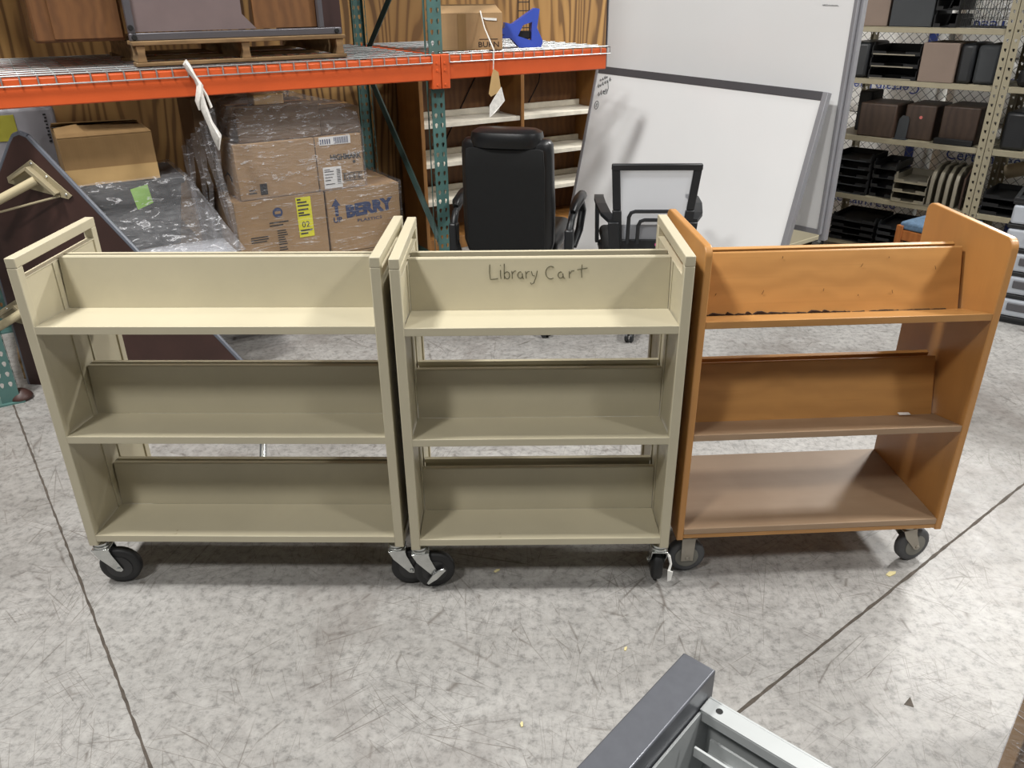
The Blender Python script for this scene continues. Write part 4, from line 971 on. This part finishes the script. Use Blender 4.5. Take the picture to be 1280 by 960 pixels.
# ------------------------------------------------------------------ steel shelving at the right
Q = Vector((2.9, 5.0, 0)); SA = math.atan2(-0.691, 0.723)
SW = Vector((math.cos(SA), math.sin(SA), 0)); SM = Vector((-math.sin(SA), math.cos(SA), 0))
def sh(s, m_, z=0.0): return Q + SW * s + SM * m_ + Vector((0, 0, z))
def sthing(name, s, m_, z, label, cat, group=None, rz=0.0): return thing(name, sh(s, m_, z), SA + rz, label, cat, group)
def slot2(cx, cz): return [(cx - 0.005, cz - 0.004), (cx - 0.007, cz + 0.008), (cx + 0.007, cz + 0.008), (cx + 0.005, cz - 0.012)]
pm_sh = perf_post_mesh(0.040, 2.0, 0.0508, (0.0,), slot2)
SHZ = [0.10, 0.42, 0.81, 1.17, 1.48, 1.90]
def shelving(s0, s1, label):
    c = sthing('shelving_unit', s0, 0, 0, label, 'shelving', 'beige steel shelving bays'); L = s1 - s0; D = 0.46
    for x in (0.020, L - 0.020):
        for yf in (0.0, D):
            m = MB(); m.mesh(pm_sh, Matrix.Translation((x, yf, 0)) @ XZ)
            xx = 0.001 if x < L / 2 else L - 0.001
            m.mesh(pm_sh, Matrix.Translation((xx, yf + (0.02 if yf == 0 else -0.02), 0)) @ Matrix.Rotation(PI / 2, 4, 'Z') @ XZ)
            m.build('post', 'shelfm', c)
    for z in SHZ:
        m = MB(); m.box(0.004, 0.003, z - 0.004, L - 0.004, D - 0.003, z)
        m.box(0.042, 0.003, z - 0.032, L - 0.042, 0.010, z - 0.004); m.box(0.042, D - 0.010, z - 0.032, L - 0.042, D - 0.003, z - 0.004)
        m.build('shelf', 'shelfm', c, bevel=0.0015)
    return c
shelving(-0.97, 0.0, 'beige steel shelving bay right of the whiteboards')
shelving(0.004, 0.97, 'beige steel shelving bay at the right edge of the photo')
GS = 'office supplies on the steel shelving'
def slab(name, s, m_, z, w_, d_, h_, mat, label, cat, bevel=0.004, rz=0.0, tilt=None):
    o = B(0, 0, 0, w_, d_, h_).build(name, mat, None, bevel=bevel); place(o, sh(s, m_, z), SA + rz)
    return tag(o, label, cat, GS)
def tray_stack(s, m_, z, w_, d_, n, gap, mat, label, lipmat=None, rz=0.0, cat='letter tray'):
    c = sthing('letter_tray', s, m_, z, label, cat, GS, rz)
    for i in range(n):
        t = MB(); zi = i * gap
        t.box(0, 0, zi, w_, d_, zi + 0.004); t.box(0, 0, zi + 0.004, 0.005, d_, zi + gap * 0.75); t.box(w_ - 0.005, 0, zi + 0.004, w_, d_, zi + gap * 0.75)
        t.box(0.005, d_ - 0.005, zi + 0.004, w_ - 0.005, d_, zi + gap * 0.75); t.box(0.005, 0, zi + 0.004, w_ * 0.3, 0.004, zi + 0.022); t.box(w_ * .7, 0, zi + 0.004, w_ - 0.005, 0.004, zi + 0.022)
        t.box(0, 0.02, zi + gap * .75, 0.005, 0.05, zi + gap); t.box(w_ - 0.005, 0.02, zi + gap * .75, w_, 0.05, zi + gap)
        o = t.build('tray', mat, c)
        if lipmat: B(0.01, -0.004, zi + 0.001, w_ - 0.03, -0.001, zi + 0.008).build('front_edge', lipmat, o)
    return c
z = SHZ[4] + 0.001
slab('taupe_panel', -0.925, 0.03, z, 0.195, 0.33, 0.30, 'taupe', 'taupe-fronted box at the left of the top visible shelf', 'box')
slab('charcoal_box', -0.715, 0.02, z, 0.25, 0.36, 0.30, 'charcoal', 'charcoal box in the middle of the top visible shelf', 'box')
tray_stack(-0.455, 0.03, z, 0.13, 0.30, 3, 0.095, 'matblack', 'black trays right of the charcoal box on the top visible shelf')
wbk = sthing('wire_basket', -0.30, 0.03, z, 'black wire basket at the right of the top visible shelf', 'wire basket', GS)
m = MB()
for i in range(9): x = i * 0.032; m.tube([(x, 0, 0.24), (x, 0, 0.003), (x, 0.3, 0.003), (x, 0.3, 0.24)], 0.0022, 5)
for zz_ in (0.003, 0.05, 0.10, 0.15, 0.20, 0.24): m.tube([(0, 0, zz_), (0.256, 0, zz_), (0.256, 0.3, zz_), (0, 0.3, zz_)], 0.0022, 5, closed=True)
for j in range(1, 9): m.tube([(0, j * 0.033, 0.24), (0, j * 0.033, 0.003), (0.256, j * 0.033, 0.003), (0.256, j * 0.033, 0.24)], 0.0022, 5)
m.build('basket_wire', 'matblack', wbk)
z = SHZ[3] + 0.001
slab('black_binder_box', -0.955, 0.02, z, 0.15, 0.34, 0.215, 'blackpl', 'rounded black box at the left of the second visible shelf', 'box', 0.02)
tray_stack(-0.79, 0.02, z, 0.30, 0.32, 3, 0.072, 'matblack', 'black three-tier letter tray with pale edges on the second visible shelf', 'trayg')
slab('taupe_panel', -0.475, 0.002, z, 0.205, 0.34, 0.225, 'taupe', 'taupe-fronted box near the right of the second visible shelf', 'box')
o = slab('black_case', -0.262, 0.02, z, 0.085, 0.36, 0.225, 'blackpl', 'black case just right of the taupe box on the second visible shelf', 'case', 0.02)
slab('black_case', -0.17, 0.03, z, 0.125, 0.36, 0.22, 'charcoal', 'charcoal case beside the post on the second visible shelf', 'case', 0.02)
z = SHZ[2] + 0.001
slab('walnut_file_box', -0.80, 0.02, z, 0.235, 0.30, 0.21, 'dwood', 'walnut-look file box at the left of the third visible shelf', 'file box', 0.008)
slab('walnut_file_box', -0.525, 0.07, z, 0.185, 0.30, 0.215, 'dwood', 'walnut-look file box with a round red sticker on the third visible shelf', 'file box', 0.008)
stk = MB().disc((0, 0, 0), tuple(-SM), [(0, 0.010), (0.001, 0.010)], 14).build('red_sticker', 'redsticker', None)
stk.location = (0.1, -0.0005, 0.14); stk.parent = bpy.data.objects['walnut_file_box.001']; stk.data.transform(Matrix.Rotation(-SA, 4, 'Z'))
slab('walnut_file_box', -0.295, 0.05, z, 0.215, 0.32, 0.225, 'dwood', 'walnut-look file box beside the post on the third visible shelf', 'file box', 0.008)
slab('black_tray', -0.305, 0.008, z, 0.225, 0.035, 0.035, 'matblack', 'low black tray in front of the walnut box by the post', 'tray')
slab('black_case', -0.90, 0.22, z, 0.09, 0.2, 0.26, 'matblack', 'black case behind the leftmost walnut file box', 'case', 0.01)
be = sthing('bookend', -0.56, 0.012, z, 'dark steel bookend leaning before the third visible shelf boxes', 'bookend', GS)
m = MB(); m.box(0, 0, 0, 0.085, 0.055, 0.002); m.prism([(0.0, 0.045, 0.002), (0.07, 0.045, 0.002), (0.07, 0.052, 0.12), (0.06, 0.053, 0.14), (0.025, 0.053, 0.145), (0.005, 0.052, 0.12)], (0, 0.003, 0)); m.build('plate', 'charcoal', be)
z = SHZ[1] + 0.001
tray_stack(-0.93, 0.02, z, 0.26, 0.30, 5, 0.055, 'matblack', 'stack of black letter trays at the left of the fourth visible shelf', 'charcoal')
tray_stack(-0.655, 0.05, z, 0.15, 0.30, 4, 0.062, 'blackpl', 'narrow black letter trays in the middle of the fourth visible shelf')
tray_stack(-0.49, 0.0, z, 0.21, 0.32, 3, 0.062, 'trayg', 'grey-beige stacked letter tray on the fourth visible shelf', 'shelfm')
fs_ = sthing('file_sorter', -0.275, 0.0, z, 'grey-beige upright file sorter with a brown side beside the post', 'file sorter', GS)
B(0, 0, 0, 0.215, 0.30, 0.008).build('base', 'trayg', fs_)
for i in range(4):
    MB().prism([(0.008 + i * 0.048, 0.0, 0.008), (0.008 + i * 0.048, 0.28, 0.008), (0.008 + i * 0.048, 0.28, 0.25), (0.008 + i * 0.048, 0.10, 0.25), (0.008 + i * 0.048, 0.02, 0.21), (0.008 + i * 0.048, 0.0, 0.17)], (0.022, 0, 0)).build('divider_plate', 'trayg', fs_, bevel=0.003)
MB().prism([(0.205, 0.0, 0.008), (0.205, 0.29, 0.008), (0.205, 0.29, 0.25), (0.205, 0.09, 0.25), (0.205, 0.0, 0.20)], (0.01, 0, 0)).build('brown_side', 'dwood', fs_)
z = SHZ[0] + 0.001
tray_stack(-0.86, -0.0, z, 0.30, 0.34, 4, 0.045, 'matblack', 'black trays piled on the lowest shelf behind the cream cart')
bt2 = tray_stack(-0.53, -0.02, z, 0.30, 0.34, 4, 0.045, 'blackpl', 'black trays with a white barcode sticker on the lowest shelf')
B(0.20, -0.003, 0.10, 0.245, -0.001, 0.15).build('barcode_sticker', 'paper', bt2)
m = MB()
for i in range(6): m.box(0.205 + i * 0.006, -0.0042, 0.105, 0.208 + i * 0.006, -0.003, 0.125)
m.build('barcode', 'ink', bt2)
slab('black_bin', -0.20, 0.02, z, 0.17, 0.3, 0.2, 'blackpl', 'black bin at the right end of the lowest shelf', 'bin', 0.02)
# right bay
z = SHZ[4] + 0.001
slab('blue_white_box', 0.10, 0.05, z, 0.3, 0.25, 0.22, 'bale', 'white box at the right edge of the top visible shelf', 'box')
z = SHZ[3] + 0.001
slab('black_bag', 0.07, 0.02, z, 0.32, 0.3, 0.10, 'matblack', 'flat black bag at the right edge, second visible shelf', 'bag', 0.03)
pt = sthing('leafy_plant', 0.16, 0.34, z + 0.0, 'green leafy artificial plant at the right edge above the black bag', 'plant', GS)
m = MB(); rnd = random.Random(2)
for i in range(26):
    a = rnd.uniform(0, 2 * PI); e_ = rnd.uniform(0.2, 1.2); l = rnd.uniform(0.06, 0.13); d = Vector((math.cos(a) * math.cos(e_), math.sin(a) * math.cos(e_) * .6, math.sin(e_))); s0 = d.cross(Vector((0, 0, 1))).normalized() * 0.018; b0 = Vector((0, 0, 0.10))
    m.add([tuple(b0), tuple(b0 + d * l * .5 + s0), tuple(b0 + d * l + Vector((0, 0, -0.02))), tuple(b0 + d * l * .5 - s0), tuple(b0 + d * l * .5 + Vector((0, 0, .006)))], [(0, 1, 4), (1, 2, 4), (2, 3, 4), (3, 0, 4)])
m.build('leaves', 'plant', pt); MB().disc((0, 0, 0), (0, 0, 1), [(0, 0.035), (0.11, 0.045)], 14).build('pot', 'charcoal', pt)
z = SHZ[2] + 0.001
slab('black_machine', 0.06, 0.04, z, 0.14, 0.32, 0.22, 'blackpl', 'black office machine right of the posts on the third visible shelf', 'office machine', 0.02)
c = sthing('cable_coil', 0.21, 0.06, z, 'coiled black cable at the right edge, third visible shelf', 'cable', GS)
m = MB()
for i in range(5): m.tube([(0.09 + (0.08 - i * .006) * math.cos(t * PI / 8), 0.09 + (0.08 - i * .006) * math.sin(t * PI / 8), 0.006 + i * 0.010) for t in range(16)], 0.005, 6, closed=True)
m.build('coil', 'matblack', c)
slab('black_machine', 0.20, 0.28, z, 0.28, 0.15, 0.26, 'matblack', 'tall black machine behind the coiled cable', 'office machine', 0.03)
z = SHZ[1] + 0.001
tray_stack(0.05, 0.02, z, 0.32, 0.32, 3, 0.05, 'matblack', 'black letter trays behind the drawer tower')
rl = MB().tube([(0, 0, 0), (0.45, 0.0, 0.16)], 0.045, 18).build('tan_roll', 'kraft', None, smooth=True); place(rl, sh(0.06, 0.40, z + 0.20), SA); tag(rl, 'tan paper roll slanting above the black trays at right', 'paper roll', GS)

# fence and insulation bales behind it
fz = 2.3; fc = sthing('chain_link_fence', -1.5, 0.62, 0, 'chain link fence panel behind the steel shelving', 'fence')
FL = 4.6
m = MB(); d_ = 0.062
i = -int(fz / d_) - 1
while i * d_ < FL:
    x = i * d_
    a0 = max(0, -x); a1 = min(fz, FL - x)
    if a1 > a0: m.tube([(x + a0, 0, a0), (x + a1, 0, a1)], 0.0019, 4, cap=False)
    x2 = i * d_ + fz
    # other diagonal: x = x2 - t at height t
    b0 = max(0, x2 - FL); b1 = min(fz, x2)
    if b1 > b0: m.tube([(x2 - b0, 0.004, b0), (x2 - b1, 0.004, b1)], 0.0019, 4, cap=False)
    i += 1
m.build('wire_mesh', 'fence', fc)
for x in (0, 2.3, FL): MB().tube([(x, 0.03, 0), (x, 0.03, fz)], 0.024, 12).build('fence_post', 'fence', fc, smooth=True)
MB().tube([(0, 0.03, fz), (FL, 0.03, fz)], 0.02, 10).build('top_rail', 'fence', fc, smooth=True)
GBL = 'white insulation bales behind the fence'
cols = ['behind the first', 'behind the second', 'behind the third']
colname = ['leftmost column', 'second column from the left', 'third column from the left', 'fourth column from the left', 'rightmost column']
rowname = ['bottom', 'second from the floor', 'third from the floor', 'fourth from the floor', 'top']
rnd = random.Random(21)
for ci in range(5):
    zc = 0.0
    for ri in range(5):
        hgt = 0.42
        b = sthing('insulation_bale', -1.35 + ci * 0.80 + rnd.uniform(-.02, .02), 0.80 + rnd.uniform(0, .05), zc, 'white insulation bale behind the fence, %s, %s' % (colname[ci], rowname[ri] + (' of the stack' if ri in (0, 4) else '')), 'insulation bale', GBL)
        B(0, 0, 0, 0.76, 0.5, hgt).build('wrapped_bale', 'bale', b, bevel=0.07, seg=4)
        if (ci + ri) % 2 == 0:
            writing('CertainTeed', 0.105, (0.38, -0.0025, 0.20), b, 'baleblue', rot=PI if ri > 1 else 0)
        else:
            writing('CertainTeed', 0.065, (0.38, -0.0025, 0.28), b, 'baleblue', rot=PI)
            B(0.62, -0.003, 0.08, 0.68, -0.0005, 0.36).build('blue_bar', 'baleblue', b)
        zc += hgt + 0.002

# blue-seated stool and drawer tower
sc = thing('upholstered_stool', (2.30, 4.66, 0), R(-56), 'wooden seat with blue upholstery between the wooden cart and the shelving', 'stool')
B(0.005, 0.005, 0.415, 0.295, 0.40, 0.462).build('seat_cushion', 'bluefab', sc, bevel=0.015, seg=3)
m = MB()
for x0, y0, x1, y1 in ((0.03, 0.0, 0.27, 0.022), (0.03, 0.383, 0.27, 0.405), (0.0, 0.03, 0.022, 0.375), (0.278, 0.03, 0.30, 0.375)): m.box(x0, y0, 0.355, x1, y1, 0.414)
m.build('apron', 'chairwood', sc, bevel=0.003)
for x0, y0 in ((-0.006, -0.006), (0.266, -0.006), (-0.006, 0.371), (0.266, 0.371)): B(x0, y0, 0, x0 + 0.04, y0 + 0.04, 0.44).build('leg', 'chairwood', sc, bevel=0.004)
dt = thing('drawer_tower', (2.69, 4.25, 0), SA + 0.12, 'tall plastic drawer tower with frosted drawers and black frame at the right edge', 'drawer tower')
WD, DD = 0.42, 0.36; nd = 5; dh = 0.128
for i in range(nd):
    z0 = 0.03 + i * dh
    B(0.0, 0.0, z0 - 0.012, WD, DD, z0 + 0.010).build('frame_layer', 'blackpl', dt, bevel=0.004)
    dr = B(0.008, -0.006, z0 + 0.014, WD - 0.008, DD - 0.01, z0 + dh - 0.016).build('drawer', 'frost', dt, bevel=0.012, seg=3)
    B(0.10, -0.013, z0 + 0.05, WD - 0.10, -0.004, z0 + dh - 0.035).build('drawer_handle', 'framed', dr, bevel=0.004)
    if i == 3: B(0.27, -0.015, z0 + 0.03, 0.36, -0.0135, z0 + 0.06).build('blue_sticker', 'lblue', dr)
zt = 0.03 + nd * dh
m = MB(); m.box(0, 0, zt - 0.012, WD, DD, zt + 0.004)
for a_ in ((0, 0, WD, 0.02), (0, DD - 0.02, WD, DD), (0, 0.02, 0.02, DD - 0.02), (WD - 0.02, 0.02, WD, DD - 0.02), (WD / 2 - 0.01, 0.02, WD / 2 + 0.01, DD - 0.02), (0.02, DD / 2 - .01, WD - .02, DD / 2 + .01)): m.box(a_[0], a_[1], zt + 0.004, a_[2], a_[3], zt + 0.022)
m.build('top_tray', 'blackpl', dt, bevel=0.002)
B(0.01, 0.01, 0, WD - 0.01, DD - 0.01, 0.018).build('plinth', 'blackpl', dt)

# ------------------------------------------------------------------ foreground metal pedestal and wrapped carton
fp = thing('metal_pedestal', (0.272, 0.961, 0), math.atan2(0.75 - 0.961, 0.082 - 0.272), 'open-topped grey steel pedestal cut off by the bottom edge of the photo', 'metal cabinet')
# local x runs along the dark front bar away from its tip; local y (positive) points to the camera-right side
HT = 0.75
B(0, 0.0, 0.0, 0.46, 0.058, HT).build('front_bar', 'dgrey', fp, bevel=0.003)
HS = HT - 0.045
m = MB()
m.box(0.012, 0.0595, 0.0, 0.016, 0.60, HS); m.box(0.016, 0.0595, HS - 0.003, 0.046, 0.60, HS); m.box(0.044, 0.0595, HS - 0.022, 0.046, 0.60, HS - 0.003)
m.box(0.442, 0.0595, 0.0, 0.446, 0.60, HS); m.box(0.412, 0.0595, HS - 0.003, 0.442, 0.60, HS)
m.box(0.016, 0.596, 0.0, 0.442, 0.60, HS)
m.build('side_wall', 'lgrey', fp, bevel=0.001)
B(0.016, 0.060, 0.0, 0.442, 0.064, HS - 0.004).build('inner_wall', 'lgrey', fp)
B(0.10, 0.085, HS - 0.03, 0.104, 0.595, HS - 0.012).build('hanging_rail', 'lgrey', fp)
m = MB(); m.box(0.046, 0.085, HS - 0.075, 0.050, 0.595, HS - 0.045); m.box(0.05, 0.085, HS - 0.075, 0.062, 0.595, HS - 0.071); m.build('slide_rail', 'lgrey', fp)
B(0.016, 0.064, 0.40, 0.442, 0.596, 0.404).build('inner_floor', 'charcoal', fp)
MB().disc((0.030, 0.085, HS + 0.0001), (0, 0, 1), [(0, 0.0055), (0.0006, 0.0055)], 16).build('bolt_hole', 'matblack', fp)
cr = thing('wrapped_carton', (1.09, 1.225, 0), R(-45), 'film-wrapped brown carton at the bottom right corner of the photo', 'cardboard box')
B(0, 0, 0, 0.5, 0.3, 0.9).build('carton_body', 'card3', cr, bevel=0.004)
B(-0.006, -0.006, 0, 0.022, 0.03, 0.902).build('edge_protector', 'card', cr, bevel=0.003)
hf = MB().box(-0.008, -0.008, 0.005, 0.508, 0.308, 0.908).build('film_wrap', 'filmd', cr)
# floor litter
for i, (x, y, a, s1) in enumerate(((1.21, 2.03, 0.3, 0.028), (0.32, 1.72, 1.0, 0.012), (-0.06, 2.07, 0.5, 0.016), (0.02, 1.46, 1.4, 0.012))):
    o = MB().prism([(0, 0, 0), (s1, s1 * .2, 0), (s1 * 1.3, s1 * .5, 0), (s1 * .6, s1 * .75, 0), (-s1 * .2, s1 * .4, 0)], (0, 0, 0.003)).build('floor_scrap', 'chip'); place(o, (x, y, 0.0), a)
    tag(o, ['pale scrap of debris on the floor near the wooden cart', 'pale crumb on the floor beyond the grey pedestal', 'pale crumb under the front of the middle cart', 'pale crumb on the floor left of the grey pedestal'][i], 'debris', 'floor debris')
o = MB().prism([(0, 0, 0), (0.035, 0.012, 0), (0.016, -0.018, 0)], (0, 0, 0.001)).build('floor_scrap', 'joint'); place(o, (1.03, 1.52, 0), 0.4); tag(o, 'small dark triangular scrap on the floor near the bottom right', 'debris', 'floor debris')
